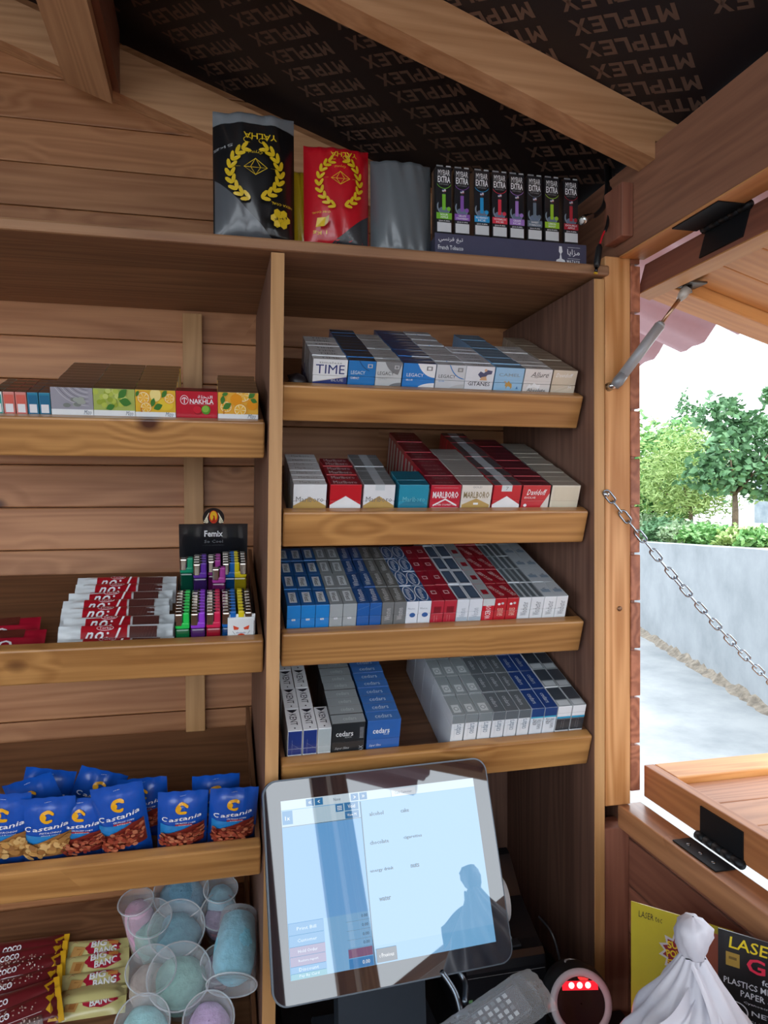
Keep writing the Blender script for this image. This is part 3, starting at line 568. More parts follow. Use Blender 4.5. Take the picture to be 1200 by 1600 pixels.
# ---- shelf 2
def marl(m1, m2, tb, inv=False):
    return [('p', [(0, 0), (1, 0), (1, .5), (.5, .72), (0, .5)], m2)]
S2 = [
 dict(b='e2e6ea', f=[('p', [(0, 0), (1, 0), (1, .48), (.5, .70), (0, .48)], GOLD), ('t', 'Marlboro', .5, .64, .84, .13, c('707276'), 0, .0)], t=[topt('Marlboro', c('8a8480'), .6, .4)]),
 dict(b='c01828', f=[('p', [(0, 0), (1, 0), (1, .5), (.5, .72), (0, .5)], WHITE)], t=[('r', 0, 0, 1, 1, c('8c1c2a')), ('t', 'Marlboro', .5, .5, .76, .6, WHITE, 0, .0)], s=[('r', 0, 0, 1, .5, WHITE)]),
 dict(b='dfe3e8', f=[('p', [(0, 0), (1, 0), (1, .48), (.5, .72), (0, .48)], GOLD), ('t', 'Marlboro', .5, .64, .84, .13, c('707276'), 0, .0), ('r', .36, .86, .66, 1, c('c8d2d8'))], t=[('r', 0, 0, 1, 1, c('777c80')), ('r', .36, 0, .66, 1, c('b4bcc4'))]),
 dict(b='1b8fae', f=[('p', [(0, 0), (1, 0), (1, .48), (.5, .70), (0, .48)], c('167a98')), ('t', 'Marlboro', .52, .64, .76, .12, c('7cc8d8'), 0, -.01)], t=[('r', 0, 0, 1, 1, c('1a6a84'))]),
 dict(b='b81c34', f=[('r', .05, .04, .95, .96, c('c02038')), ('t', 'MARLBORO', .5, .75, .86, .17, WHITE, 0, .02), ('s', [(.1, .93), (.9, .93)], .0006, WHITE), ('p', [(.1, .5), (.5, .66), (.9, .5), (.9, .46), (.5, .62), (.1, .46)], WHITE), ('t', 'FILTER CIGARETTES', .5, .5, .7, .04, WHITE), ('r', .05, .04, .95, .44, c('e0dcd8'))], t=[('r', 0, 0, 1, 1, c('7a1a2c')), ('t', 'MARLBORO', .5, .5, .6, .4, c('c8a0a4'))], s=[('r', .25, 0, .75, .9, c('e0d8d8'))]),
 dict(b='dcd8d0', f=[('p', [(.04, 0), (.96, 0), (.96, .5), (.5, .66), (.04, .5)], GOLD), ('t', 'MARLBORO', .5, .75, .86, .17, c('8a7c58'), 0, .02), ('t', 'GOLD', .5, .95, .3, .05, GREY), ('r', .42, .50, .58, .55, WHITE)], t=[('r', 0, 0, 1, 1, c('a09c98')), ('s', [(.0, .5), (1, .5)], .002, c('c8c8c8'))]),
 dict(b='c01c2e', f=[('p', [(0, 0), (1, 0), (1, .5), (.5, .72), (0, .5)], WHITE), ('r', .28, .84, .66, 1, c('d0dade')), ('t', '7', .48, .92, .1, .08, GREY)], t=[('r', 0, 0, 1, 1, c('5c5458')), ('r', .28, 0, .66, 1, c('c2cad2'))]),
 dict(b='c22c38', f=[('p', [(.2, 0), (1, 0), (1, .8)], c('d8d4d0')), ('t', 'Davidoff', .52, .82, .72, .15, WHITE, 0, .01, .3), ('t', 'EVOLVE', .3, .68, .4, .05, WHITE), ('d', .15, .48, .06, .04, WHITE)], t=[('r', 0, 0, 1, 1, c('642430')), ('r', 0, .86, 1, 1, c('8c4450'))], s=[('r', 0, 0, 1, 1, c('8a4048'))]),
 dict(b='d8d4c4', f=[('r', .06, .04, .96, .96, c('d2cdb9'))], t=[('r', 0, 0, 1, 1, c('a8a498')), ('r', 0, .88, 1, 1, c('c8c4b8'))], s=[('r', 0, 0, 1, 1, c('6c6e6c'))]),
]
for q_ in S2: q_['f'] = remap(q_['f'], f12)
B2 = [(457, 509, 7), (514, 563, 6), (566, 615, 7), (621, 667, 3), (670, 717, 14), (718, 765, 9), (767, 810, 14), (812, 855, 12), (857, 901, 11)]
D2 = ['white and gold peaked', 'red top white base', 'white-gold tax-ribboned', 'teal', 'crimson white-lettered', 'white-gold capital-lettered', 'red tax-ribboned', 'red silver-cornered', 'plain cream']
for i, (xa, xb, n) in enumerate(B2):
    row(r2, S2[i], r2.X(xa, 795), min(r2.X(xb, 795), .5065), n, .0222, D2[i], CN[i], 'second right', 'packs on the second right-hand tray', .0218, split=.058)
# ---- shelf 3 : packs turned sideways, narrow side to the front, name on the top face
def side(top, body, txt, tc, front=(), rot=-90, plate=None, sz=(.62, .5), extra=()):
    t = [('r', 0, 0, 1, 1, c(top))] if top else []
    if plate: t.append(('r', .22, .18, .78, .82, c(plate)))
    if txt: t.append(('t', txt, .5, .5, sz[0], sz[1], c(tc), rot, .01))
    return dict(b=body, t=t+list(extra)+[('s', [(0, .985), (1, .985)], .0006, c('d8dce0')), ('s', [(0, .012), (1, .012)], .0004, c('c8ccd0'))], f=remap(front, f34))  # pale lines along both top edges are painted highlights
west = lambda top, body: side(top, body, 'West', '20242c', [('r', .35, .38, .62, .46, WHITE), ('t', 'West', .48, .42, .2, .05, c('1d3578'))], -90, 'dce4ea', (.5, .34))
wbl = side('24508c', '1f5aa4', 'Winston', 'd8dce4', [('s', [(0, .72), (1, .9)], .0004, SIL)], 90, None, (.78, .5))
wgr = side('6c6e6c', '6e7274', 'Winston', 'd0d2d4', [('t', 'Winston', .5, .5, .5, .5, c('b8babc'), 90)], 90, None, (.78, .5))
wwh = side('2f5a90', 'd8e0ea', 'Winston', 'e4e8ee', [('d', .55, .42, .25, .1, c('2c5c9c')), ('t', 'Winston', .4, .7, .6, .08, c('7c8c9c'))], -90, None, (.66, .42), [('s', [(.5+.44*math.cos(a*.35), .5+.46*math.sin(a*.35)) for a in range(19)], .0016, WHITE)])
redp = side('9c1c30', 'b02438', '', '', [('r', .2, .45, .8, .75, c('8c1426'))]+[('r', .25, .48+.03*k_, .75, .49+.03*k_, c('5c0c18')) for k_ in range(8)]+[('s', [(.3, .1), (.3, .38)], .0008, c('d8a8ac')), ('s', [(.5, .1), (.5, .38)], .0008, c('d8a8ac'))], 0, None, extra=[('r', .3, .42, .72, .64, c('e8c8cc')), ('r', .36, .46, .66, .6, c('9c1c30'))])
ldw = side('d4dce6', 'd4dce6', '', '', [('t', 'Winston', .5, .4, .45, .5, c('8a98a8'), 90), ('r', .05, .1, .95, .25, c('a8b8c8'))], 0, extra=[('r', .12, .08, .88, .92, c('34465c')), ('r', .2, .15, .8, .85, c('4c607a'))])
smr = side('a8b0b4', 'c02030', '', '', [('r', 0, .7, 1, 1, c('c4ccd0')), ('t', 'VICEROY', .5, .42, .6, .45, WHITE, 90)], 0, extra=[('r', .25, .3, .75, .6, c('9c2030'))])
gal = side('a01c2c', 'b4202c', 'GAULOISES', 'e0c8c8', [('t', 'GAULOISES', .5, .4, .35, .5, c('e8c8b8'), 90), ('d', .35, .75, .12, .05, WHITE), ('d', .65, .78, .12, .05, SIL)], 110, None, (.7, .42))
wnc = side('98a4ac', 'd8dfe6', '', '', [('t', 'Winchester', .5, .5, .6, .55, c('4c5864'), 90)], 0, extra=[('r', .1, .05, .9, .95, c('5c6870')), ('r', .4, 0, .6, 1, c('b8c4cc'))])
wnw = side('c8d4dc', 'dde4ea', 'W', '44587c', [('t', 'Winchester', .5, .5, .6, .55, c('5c6874'), 90)], -90, None, (.2, .3), [('r', .14, .3, .86, .5, c('8ca4bc'))])
X3 = [451, 473, 496, 518, 539, 561, 581, 600, 619, 638, 657, 677, 697, 717, 736, 757, 776, 794.5, 813, 832, 852, 871, 889]
S3 = [west('1f5c9c', '1f7fcc')]*3+[west('8c9498', '9ca4a8')]*2+[wbl]*2+[wgr]*2+[wwh]*2+[redp]*2+[ldw]*2+[smr]+[gal]*2+[wnc]*2+[wnw]*2
D3 = ['blue']*3+['grey with white tag']*2+['dark blue']*2+['dark grey']*2+['white with blue oval']*2+['red']*2+['white with navy panel']*2+['silver-capped red']+['red with white lettering']*2+['white in clear wrap']*2+['white blue-striped']*2
N3 = [4]*9+[4]*4+[5]*9
for i in range(22):
    a, b = r3.X(X3[i], 978), r3.X(X3[i+1], 978); a, b = .0085+(a-.012)*.985, .0085+(b-.012)*.985
    k = D3[:i+1].count(D3[i])-1; tt = D3.count(D3[i]); ln_ = ['left', 'right'][k] if tt == 2 else ['left', 'middle', 'right'][k] if tt == 3 else 'single'
    row(r3, S3[i], a, b, N3[i], .0556, D3[i], ln_, 'third right', 'packs on the third right-hand tray', .055, split=.062)
# ---- shelf 4
def kent(body, base): return side('dfe2e6', body, 'KENT', '1c2030', [('r', .03, .02, .97, .97, c(base)), ('s', [(.3, .02), (.3, .62)], .0005, SIL), ('s', [(.3, .45), (.95, .2)], .0004, SIL)], -90, None, (.52, .5), [('p', [(.12, .95), (.88, .95), (.7, .86), (.5, .80), (.3, .86)], c('1c2030')), ('d', .5, .1, .06, .03, c('1c2030'))])
def ced(top, body, cap, spot=True):
    return side(top, body, '', '', [('r', 0, .66, 1, 1, c(cap)), ('t', 'cedars', .5, .42, .42, .5, c('5c7488'), 90), ('s', [(.25, .1), (.25, .6)], .0005, GREY)], 0, extra=[('r', .04, .03, .96, .97, c(top))]+([('r', .2, .12, .8, .5, c('c8d0d4')), ('d', .5, .3, .2, .09, c('8c989c')), ('d', .5, .3, .13, .06, c('d4dade'))] if spot else [('t', 'cedars', .5, .5, .5, .36, c('c4ccd4'), -90)])+[('s', [(0, .97), (1, .97)], .001, WHITE)])
kb = kent('e0e4e8', '20367c'); kg = kent('e0e4e8', 'a8b4b8')
cb = dict(b='24282c', f=[('t', 'cedars', .38, .80, .52, .10, c('d8dcde'), 0, .01), ('t', 'BLACK', .50, .73, .2, .03, c('a8acae')), ('s', [(.0, .64), (1, .64)], .0004, c('5c6064')), ('t', 'Super Slims', .32, .52, .44, .06, c('c0c4c6'), 0, 0, .4), ('t', '|||||||||', .9, .8, .2, .12, c('b8bcc0'), 90), ('t', 'NXXAX', .9, .4, .3, .12, c('b8bcc0'), 90)], t=[('r', 0, 0, 1, 1, c('8c9498')), ('t', 'cedars', .55, .5, .4, .4, c('b4bcc0'))], s=[('r', 0, 0, 1, 1, c('2c3034'))])
cbl = dict(b='2f62ac', f=[('t', 'cedars', .42, .80, .50, .10, WHITE, 0, .01), ('t', 'BLUE', .58, .73, .16, .03, c('c8d4e4')), ('s', [(.0, .64), (1, .64)], .0004, c('1c4484')), ('t', 'Super Slims', .26, .52, .36, .06, c('dbe4f0'), 0, 0, .4), ('r', .1, .04, .9, .44, c('2c5a9c'))], t=[('r', 0, 0, 1, 1, c('3a6cb0')), ('t', 'cedars', .5, .5, .5, .45, c('b8c8dc'))])
TN = 'lowest right'; GP = 'packs on the lowest right-hand tray'
def px4(a, b, py): return r4.X(a, py), r4.X(b, py)
for i, (xa, xb, sp, n, lb, cn) in enumerate([(449, 472, kb, 4, 'white-topped navy narrow', 'left'), (472.5, 495, kb, 4, 'white-topped navy narrow', 'second'), (495.5, 516.5, kg, 1, 'white-topped pale grey', 'third'), (517, 568, cb, 13, 'black', 'wide black'), (571, 622, cbl, 11, 'wide blue', 'wide blue')]):
    a, b = px4(xa, xb, 1185); wide = n > 5
    row(r4, sp, max(a, .006), b, n, .0222 if wide else .0556, lb, cn, TN, GP, .0218 if wide else .055, h=.092 if not wide else .098, v0=.0105, split=.058 if not wide else .063)
ks = ced('8c969a', 'dde3e8', '7c868a'); kd = ced('5c646a', 'd8dee4', '60686e', False); kn = ced('1f3f80', 'd4dde6', '24447c', False)
kn['f'] = remap([('r', 0, .66, 1, 1, c('24447c')), ('r', 0, .60, 1, .66, c('3ca8c8')), ('t', 'KENT', .35, .45, .25, .3, c('1c2030'), 90), ('t', 'NANOTEK', .7, .35, .42, .3, c('5c6874'), 90)], f34)
kl = side('98a4aa', 'dfe4e8', '', '', [('r', 0, .0, 1, .5, c('2c343c')), ('r', 0, .5, 1, .58, c('2c9cc4')), ('s', [(0, .72), (1, .72)], .0006, c('2c343c')), ('s', [(.4, .1), (.4, .42)], .0005, SIL), ('s', [(.55, .05), (.55, .45)], .0005, SIL)], 0, extra=[('r', .04, .35, .96, .97, c('3c4650')), ('r', .1, .05, .9, .3, c('c8d2d8'))])
B4 = [(703, 722.5, ks), (723.5, 743, ks), (744, 764, ks), (765, 784, kd), (784.5, 803.5, kd), (804.5, 822.5, kd), (823.5, 843, kn), (843.5, 862.5, kn), (863.5, 884.5, kl), (885.5, 907, kl)]
L4 = ['silver-capped round emblem']*3+['white with dark grey cap']*3+['white with navy cap']*2+['black with blue band']*2
for i, (xa, xb, sp) in enumerate(B4):
    a, b = px4(xa, xb, 1160); k = L4[:i].count(L4[i]); tt = L4.count(L4[i])
    row(r4, sp, a, min(b, .5105), 5, .0556, L4[i], (['left', 'middle', 'right'] if tt == 3 else ['left', 'right'])[k], TN, GP, .055, h=.095, split=.07)
# ================================================================== LEFT TRAYS: BOXES, WAFERS, LIGHTERS, NUT BAGS, CUPS
def V_(tray, px, py, u):
    n = tray.T.to_3x3() @ Vector((0, 1, 0)); return (tray.T.inverted() @ atP(px, py, tray.T @ Vector((0, u, 0)), n)).z
def onfloor(tray, px, py, v):      # point of the tray-parallel plane at height v seen at the pixel, as (X, u)
    n = tray.T.to_3x3() @ Vector((0, 0, 1)); q = tray.T.inverted() @ atP(px, py, tray.T @ Vector((0, 0, v)), n); return q.x+tray.x0, q.y
def put(o, tray, X, u, v, rx=0, ry=0, rz_=0):
    o.matrix_world = Matrix.Translation(tray.pt(X, u, v)) @ Euler((tray.th, tray.sl, 0)).to_matrix().to_4x4() @ Euler((R(rx), R(ry), R(rz_)), 'XYZ').to_matrix().to_4x4()
def boxrow(spec, xa, xb, n, label, h, nm='tobacco_box', cat='box', group='fruit boxes on the upper left tray', split=0):
    wd = xb-xa-.0008; body = card(spec['b']); f, lid = pack_mesh(wd, .0225, h, body, spec['f'], spec['t'], spec.get('s', ()), split=split); bk, _ = pack_mesh(wd, .0225, h, body, spec['f'], spec['t'], spec.get('s', ()))
    for k in range(n):
        o = link(nm, f if k == 0 else bk); put(o, l1, xa+.0004+(random.uniform(-.0007, .0007) if k else 0), .0225+k*.0235, .0105)
        if k == 0 and lid: link('lid', lid, o)
        tag(o, label+(', front of its row, upper left tray' if k == 0 else ', %s behind the front one' % ORD[k-1]), cat, group)
OR1, OR2, YEL, LGR, DGR = c('e8981c'), c('f0b840'), c('e8c83c'), c('9cb43c'), c('3c7c34')
def leaf(x, y, s, a, m=None):
    L = []
    for k in range(10): t = k/9; L.append((t, .28*math.sin(math.pi*t)))
    for k in range(8, 0, -1): t = k/9; L.append((t, -.28*math.sin(math.pi*t)))
    return ('p', [(x+s*(p*math.cos(R(a))-q*math.sin(R(a))), y+s*1.1*(p*math.sin(R(a))+q*math.cos(R(a)))) for p, q in L], m or DGR)
def slice_(x, y, r): return [('d', x, y, r, r*.9, OR1), ('d', x, y, r*.88, r*.79, c('f4e4b0'))]+[('p', [(x, y), (x+r*.78*math.cos(R(a)), y+r*.70*math.sin(R(a))), (x+r*.78*math.cos(R(a+48)), y+r*.70*math.sin(R(a+48)))], OR2) for a in range(0, 360, 60)]
orange = [('r', 0, .5, 1, 1, c('e8b040'))]+slice_(.2, .66, .16)+slice_(.62, .95, .2)+[('d', .45, .84, .15, .14, OR1), ('d', .85, .72, .14, .12, OR1)]+slice_(.55, .60, .17)+[leaf(.1, .72, .2, 80), leaf(.12, .62, .24, 30), leaf(.75, .88, .22, 40), leaf(.8, .86, .18, -20), leaf(.1, .95, .15, 10), ('r', 0, .0, 1, .50, WHITE), ('t', 'Mizo', .84, .475, .2, .06, c('2c4c6c'), 0, 0, .4), ('r', .13, .50, .16, .6, c('c87c2c'))]
lemon = [('r', 0, .5, 1, 1, c('e4b838'))]+slice_(.2, .82, .17)+slice_(.26, .6, .15)+[('d', .5, .9, .14, .16, c('f4e090')), ('d', .75, .68, .2, .14, YEL)]+slice_(.85, .82, .14)+[leaf(.4, .62, .2, 70), leaf(.45, .58, .24, 20), leaf(.66, .84, .2, 50), leaf(.02, .85, .14, 60), ('r', 0, 0, 1, .5, WHITE), ('t', 'Mizo', .84, .475, .2, .06, c('2c4c6c'), 0, 0, .4), ('r', .13, .50, .16, .6, c('c87c2c'))]
rg = random.Random(3)
grape = [('r', 0, .5, 1, 1, c('a8b860'))]+[('d', rg.uniform(.05, .75), rg.uniform(.62, .98), .07, .06, [c('b4c454'), c('98ac3c'), c('c8d478')][k % 3]) for k in range(24)]+[leaf(.6, .8, .28, 40), leaf(.62, .74, .3, -10), leaf(.3, .55, .22, 20), ('r', 0, 0, 1, .52, WHITE), ('t', 'Mizo', .86, .475, .18, .06, c('2c4c6c'), 0, 0, .4)]
greyb = [('r', 0, .5, 1, 1, c('9c9ca8'))]+[('s', arc(.9, 1.3, .3+.07*k, .3+.05*k, 180, 270), .0009, c('6c6c78') if k % 2 else c('c4c4cc')) for k in range(9)]+[('d', rg.uniform(.2, .8), rg.uniform(.6, .75), .09, .05, [c('7c8480'), c('a0a8a0')][k % 2]) for k in range(10)]+[('r', 0, 0, 1, .52, WHITE), ('t', 'Mizo', .86, .475, .18, .06, c('2c4c6c'), 0, 0, .4)]
nak = [('r', 0, 0, 1, 1, c('bc1830')), ('t', 'NAKHLA', .62, .77, .58, .11, WHITE, 0, .02), ('t', '\uFE94\uFEE0\uFEA8\uFEE8\uFEDF\uFE8D', .7, .88, .36, .07, WHITE, 0, .01), ('d', .2, .8, .10, .11, WHITE), ('d', .2, .8, .088, .097, c('bc1830')), ('r', .19, .72, .21, .86, WHITE), ('s', arc(.2, .80, .055, .05, 0, 180), .0012, WHITE), ('s', [(.3, .705), (.9, .705)], .0004, WHITE), ('d', .53, .57, .12, .11, c('8c1020')), ('d', .51, .58, .10, .09, c('cc2438')), ('d', .72, .58, .11, .11, c('4c8c2c')), ('d', .71, .6, .085, .08, c('84b848'))]
tops = lambda a, b: [('r', 0, 0, 1, 1, c(a)), ('r', 0, .86, 1, 1, c(b))]
fL = lambda y: y*1.24 if y < .5 else .62+(y-.5)*.76
SP = [dict(b='d8dce0', f=greyb, t=tops('5c5048', '8c8078')), dict(b='dce0d4', f=grape, t=tops('5c5440', '8c8460')), dict(b='e4e0d0', f=lemon, t=tops('7c6440', 'a88c58')), dict(b='bc1830', f=nak, t=tops('7c1828', '982840')), dict(b='e4e0d0', f=orange, t=tops('84684c', 'a88c68'))]
for q_ in SP: q_['f'] = remap(q_['f'], fL)
XL = [81, 147, 212, 275, 340, 405]
for i, lb in enumerate(['grey and white box with swirl print', 'yellow-green grape printed box', 'yellow lemon slice printed box', 'red box with two apples', 'orange slice box beside the divider']):
    boxrow(SP[i], l1.X(XL[i], 650), min(l1.X(XL[i+1], 650), -.0325), [9, 9, 9, 1, 6][i], lb, .087, split=0)
gum = lambda a, b: dict(b=a, f=[('r', .08, .1, .92, .95, c(b)), ('r', .15, .62, .85, .78, c('e8e8ec'))], t=tops('5c4840', b))
for i, (a, b, s, lb) in enumerate([(-10, 6.5, gum('d8e4e4', '3c9c94'), 'teal and white slim box at picture edge'), (7, 25.5, gum('d88c84', 'd8685c'), 'left pink slim box'), (26, 44, gum('d88c84', 'd8685c'), 'right pink slim box'), (44.5, 62, gum('2c84a4', '1f6c94'), 'left blue slim box'), (62.5, 80.5, gum('2c84a4', '1f6c94'), 'right blue slim box')]):
    boxrow(s, l1.X(a, 650), l1.X(b, 650), 4, lb, .078, 'slim_box', 'box', 'slim boxes on the upper left tray')
# ---- flow-wrapped goods
class Pillow:
    def __init__(s, w, h, t, skin, ends='v', crimp=.008, wr=.0012, seed=0, back=None, nu=18, nv=18, sq=.5):
        s.w, s.h, s.t = w, h, t; rnd = random.Random(seed); ph = [rnd.uniform(0, 6.28) for _ in range(6)]
        def thick(x, y):
            a = min(max(x/w, 0), 1); b = min(max(y/h, 0), 1)
            if ends == 'v':
                e = min(max((y-crimp)/(h-2*crimp), 0), 1); k = (math.sin(math.pi*e))**sq*(1-abs(2*a-1)**3.2); lt = a
            else:
                e = min(max((x-crimp)/(w-2*crimp), 0), 1); k = (math.sin(math.pi*e))**(sq*.5)*(1-abs(2*b-1)**5); lt = b
            wrk = wr*(math.sin(lt*17+ph[0])*math.sin(e*5+ph[1])+.6*math.sin(lt*31+e*9+ph[2]))*(abs(2*e-1)**2+.12)*min(1, k*4)
            return t/2*k+wrk
        s.thick = thick; s.mb = MB()
        wv = lambda x, y: .0009*math.sin(x/w*23+ph[3])*(1 if min(y, h-y) < crimp else 0) if ends == 'v' else .0009*math.sin(y/h*14+ph[3])*(1 if min(x, w-x) < crimp else 0)
        s.fn = lambda x, y, l: (x-w/2, -thick(x, y)-.0007-l*5+wv(x, y), y)
        s.mb.grid(nu, nv, lambda a, b: (a*w-w/2, -thick(a*w, b*h)+wv(a*w, b*h), b*h), skin)
        s.mb.grid(nu, nv, lambda a, b: (a*w-w/2, thick(a*w, b*h)+.0002+wv(a*w, b*h), b*h), back or skin, flip=True)
        s.pr = Print(s.mb, s.fn, w, h)
# nut bags
fb = film('1450b0'); fb2 = film('2a86cc'); fw = film('f0f2f6'); fy = film('e8a818')
def nutbag(kind, seed):
    p = Pillow(.074, .155, .032, fb, crimp=.014, seed=seed, wr=.0016); q = p.pr; rnd = random.Random(seed+5)
    q.grect(.06, .28, .94, .58, fb2, 10, 8)
    q.stroke(arc(.5, .80, .11, .052, 20, 320, 16), .0052, fy); q.disc(.42, .80, .06, .03, fy); q.disc(.52, .805, .045, .022, fb)
    q.text('C', .15, .665, .12, .062, fw, 6, .012, .3); q.text('astania', .55, .690, .66, .050, fw, 8, .012, .25)
    q.text('PISTACHIOS' if kind == 0 else 'CRUNCHY CORN', .56, .628, .40, .020, fw, 0, .01, .2)
    if kind: q.rect(.36, .592, .70, .611, film('b02838')); q.text('BARBECUE', .56, .602, .26, .012, fw)
    else: q.text('salted & roasted', .56, .600, .34, .014, fw)
    q.text('NEW', .5, .955, .12, .008, fw)
    cols = [film(x) for x in (('c89858', 'e0b878', '9c6c3c', 'b08048') if kind == 0 else ('9c4030', 'b85c40', '7c2c24', 'c47858'))]
    q.gspan(.30, .60, lambda y: .06+max(0, y-.44)*4.2, lambda y: .94, cols[2], 10, 10)
    for k in range(70 if kind == 0 else 170):
        x = rnd.uniform(.08, .92); y = .30+rnd.uniform(0, .17)+.16*max(0, x-.25); rx, ry = (.10, .034) if kind == 0 else (.055, .022); q.l -= .8
        q.disc(x, y, rx*rnd.uniform(.7, 1.1), ry*rnd.uniform(.7, 1.1), cols[k % 4], 8, rnd.uniform(0, 180))
    return p.mb
GB = 'blue nut bags on the third left tray'
bagm = [nutbag(0, 1).mesh('nut_bag'), nutbag(1, 2).mesh('nut_bag'), nutbag(1, 6).mesh('nut_bag'), nutbag(0, 8).mesh('nut_bag')]
for (px, py, u, m, ry, rz_, rx, ytop, lb) in [
    (14, 1355, .042, 3, 2, 0, 0, 1240, 'blue pistachio bag cut off by the left picture edge'), (76, 1352, .040, 0, 4, 4, 0, 1246, 'blue pistachio bag, second from left in front'),
    (132, 1345, .046, 1, 1, -6, 0, 1246, 'blue corn snack bag, third from left in front row'), (202, 1338, .040, 2, -5, 3, 0, 1224, 'tall tilted blue corn snack bag, tallest of the front row'),
    (284, 1330, .040, 1, 2, 0, 0, 1236, 'blue corn snack bag standing apart, second from right'), (360, 1323, .040, 2, 3, 0, 0, 1231, 'blue corn snack bag next to the dark side board'),
    (60, 1330, .110, 3, 14, 0, -4, 1206, 'blue bag at the back left, only its top edge showing'), (92, 1330, .088, 0, -16, 0, -2, 1212, 'blue pistachio bag leaning left behind the front row'),
    (128, 1330, .112, 0, 22, 0, -4, 1215, 'blue bag leaning right at the back behind the corn bag'), (228, 1336, .085, 1, 0, 0, 0, 1240, 'blue bag mostly hidden behind the tall tilted one'),
    (338, 1325, .078, 2, 0, 0, 0, 1245, 'blue bag mostly hidden behind the rightmost bag')]:
    u += .008; o = link('nut_bag', bagm[m]); X = l3.X(px, py, u); vt = V_(l3, px, ytop, u)
    put(o, l3, X, u, .012, rx, ry, rz_); k_ = max(.75, min(1.05, (vt-.012)/.155))
    o.matrix_world = o.matrix_world @ Matrix.Diagonal((1, 1, k_, 1)); tag(o, lb, 'snack bag', GB)
# chocolate wafers: lying on the tray like shingles
def wafer(seed):
    p = Pillow(.172, .041, .014, film('dfe6ea'), ends='h', crimp=.014, seed=seed, wr=.0013, nu=30, nv=14); q = p.pr; br = film('5c3430'); rd = film('b41828')
    q.grect(.62, .22, .86, .92, br, 6, 4); q.grect(.20, 0.0, .60, 1.0, rd, 8, 6)
    for k in range(7): q.stroke([(.66+.028*k, .25), (.70+.028*k, .9)], .0006, film('8c6460'))
    q.disc(.41, .86, .075, .11, fw, 16); q.disc(.41, .86, .070, .09, rd, 16); q.text('Torku', .41, .86, .10, .10, fw, 0, .0)
    q.text('n', .275, .54, .075, .32, fw, 0, .02, .4); q.text('o', .365, .54, .075, .34, fw, 0, .02, .3); q.disc(.437, .64, .011, .05, fw, 8); q.disc(.431, .45, .011, .05, fw, 8); q.text('1', .52, .58, .06, .52, fw, 0, .03, .5)
    q.text('CHOCOLATE WAFER', .74, .10, .2, .08, film('8c8c90')); return p.mb
wm = [wafer(s).mesh('chocolate_wafer') for s in (1, 2, 3)]
WL = ['front chocolate wafer, lowest of the pile beside the lighters']+['chocolate wafer with red sleeve, %s above the front one' % ORD[k] for k in range(7)]
for k, (px, py, sc) in enumerate([(183, 1007, 1), (181, 990, 1), (186, 972, .97), (180, 957, .96), (181, 945, .95), (189, 933, .92), (196, 920, .92), (198, 909, .92)]):
    X, u = onfloor(l2, px, py, .034); o = link('chocolate_wafer', wm[k % 3]); put(o, l2, X, max(u-.016, .026), .012+.0, -90+(50 if k == 1 else 34), 0, random.uniform(-1.5, 1.5)); tag(o, WL[k], 'chocolate bar', 'chocolate wafers on the second left tray')
# red wrapped bars at the left picture edge
def redbar(seed, txt='MINO'):
    p = Pillow(.16, .045, .022, film('a0142c'), ends='h', crimp=.012, seed=seed, wr=.0022, nu=22, nv=8); q = p.pr
    q.grect(.45, .55, .82, .92, film('5c2820'), 6, 3); q.text(txt, .52, .28, .42, .36, fw, 0, .02, .15); q.rect(.3, .88, .5, .95, film('e8b83c')); return p.mb
rbm = redbar(4).mesh('red_wrapped_bar')
for k, (px, py) in enumerate([(12, 1000), (6, 985)]):
    X, u = onfloor(l2, px, py, .034); o = link('red_wrapped_bar', rbm); put(o, l2, X-.03, max(u-.012, .026), .013+.004*k, -90+30, 0, k*3); tag(o, ['crimson wrapped bar with white lettering at the left edge', 'crimson wrapped bar behind, showing brown filling picture'][k], 'chocolate bar', 'crimson bars on the second left tray')
# lighters in their display carton
cbk = card('14161c'); LG = 'disposable lighters in the display carton'
u_b = .205; lx0, lx1 = l2.X(274, 990), l2.X(395, 990)
dc = thing('lighter_display', 'black lighter display carton with arched emblem and header card', 'display carton'); put(dc, l2, lx0-.002, .0225, .0105); W_ = lx1-lx0+.004
q = MB(); q.box((0, 0, 0), (W_, .19, .0015), cbk); q.box((0, 0, .0016), (.0012, .17, .070), cbk); q.box((W_-.0012, 0, .0016), (W_, .17, .070), cbk); q.box((.0013, 0, .0016), (W_-.0013, .001, .030), cbk); q.build('tray_carton', dc)
q = MB(); q.box((.0014, .098, .0016), (W_-.0014, .099, .060), cbk); q.box((.0014, .0992, .035), (W_-.0014, .168, .0365), cbk); q.build('step_insert', dc)
vb0 = V_(l2, 330, 862, u_b)-.0105; vb1 = V_(l2, 330, 819, u_b)-.0105; vt_ = V_(l2, 332, 794, u_b)-.0105; hx0 = l2.X(279, 840, u_b)-(lx0-.002); hx1 = l2.X(386, 840, u_b)-(lx0-.002); cx_ = (hx0+hx1)/2-.000
q = MB(); q.box((hx0, .1825, .0016), (hx1, .184, vb1), cbk); P_ = Print(q, lambda x, y, l: (hx0+x, .1823-l, vb0+y), hx1-hx0, vb1-vb0)
P_.text('Femix', .5, .66, .27, .22, fw, 0, .02); P_.text('So Cool', .5, .38, .27, .11, card('8c9096')); P_.text('premium quality lighter', .5, .24, .32, .04, card('5c6066')); pass; q.build('header_card', dc)
hh = vt_-vb1; rr = hh*.62
q = MB(); poly = [(cx_+a*rr, vb1+hh*.38+b*rr) for a, b in arc(0, 0, 1, 1, -35, 215, 22)]; q.prism(poly, lambda a, b, d: (a, d, b), .1825, .184, cbk)
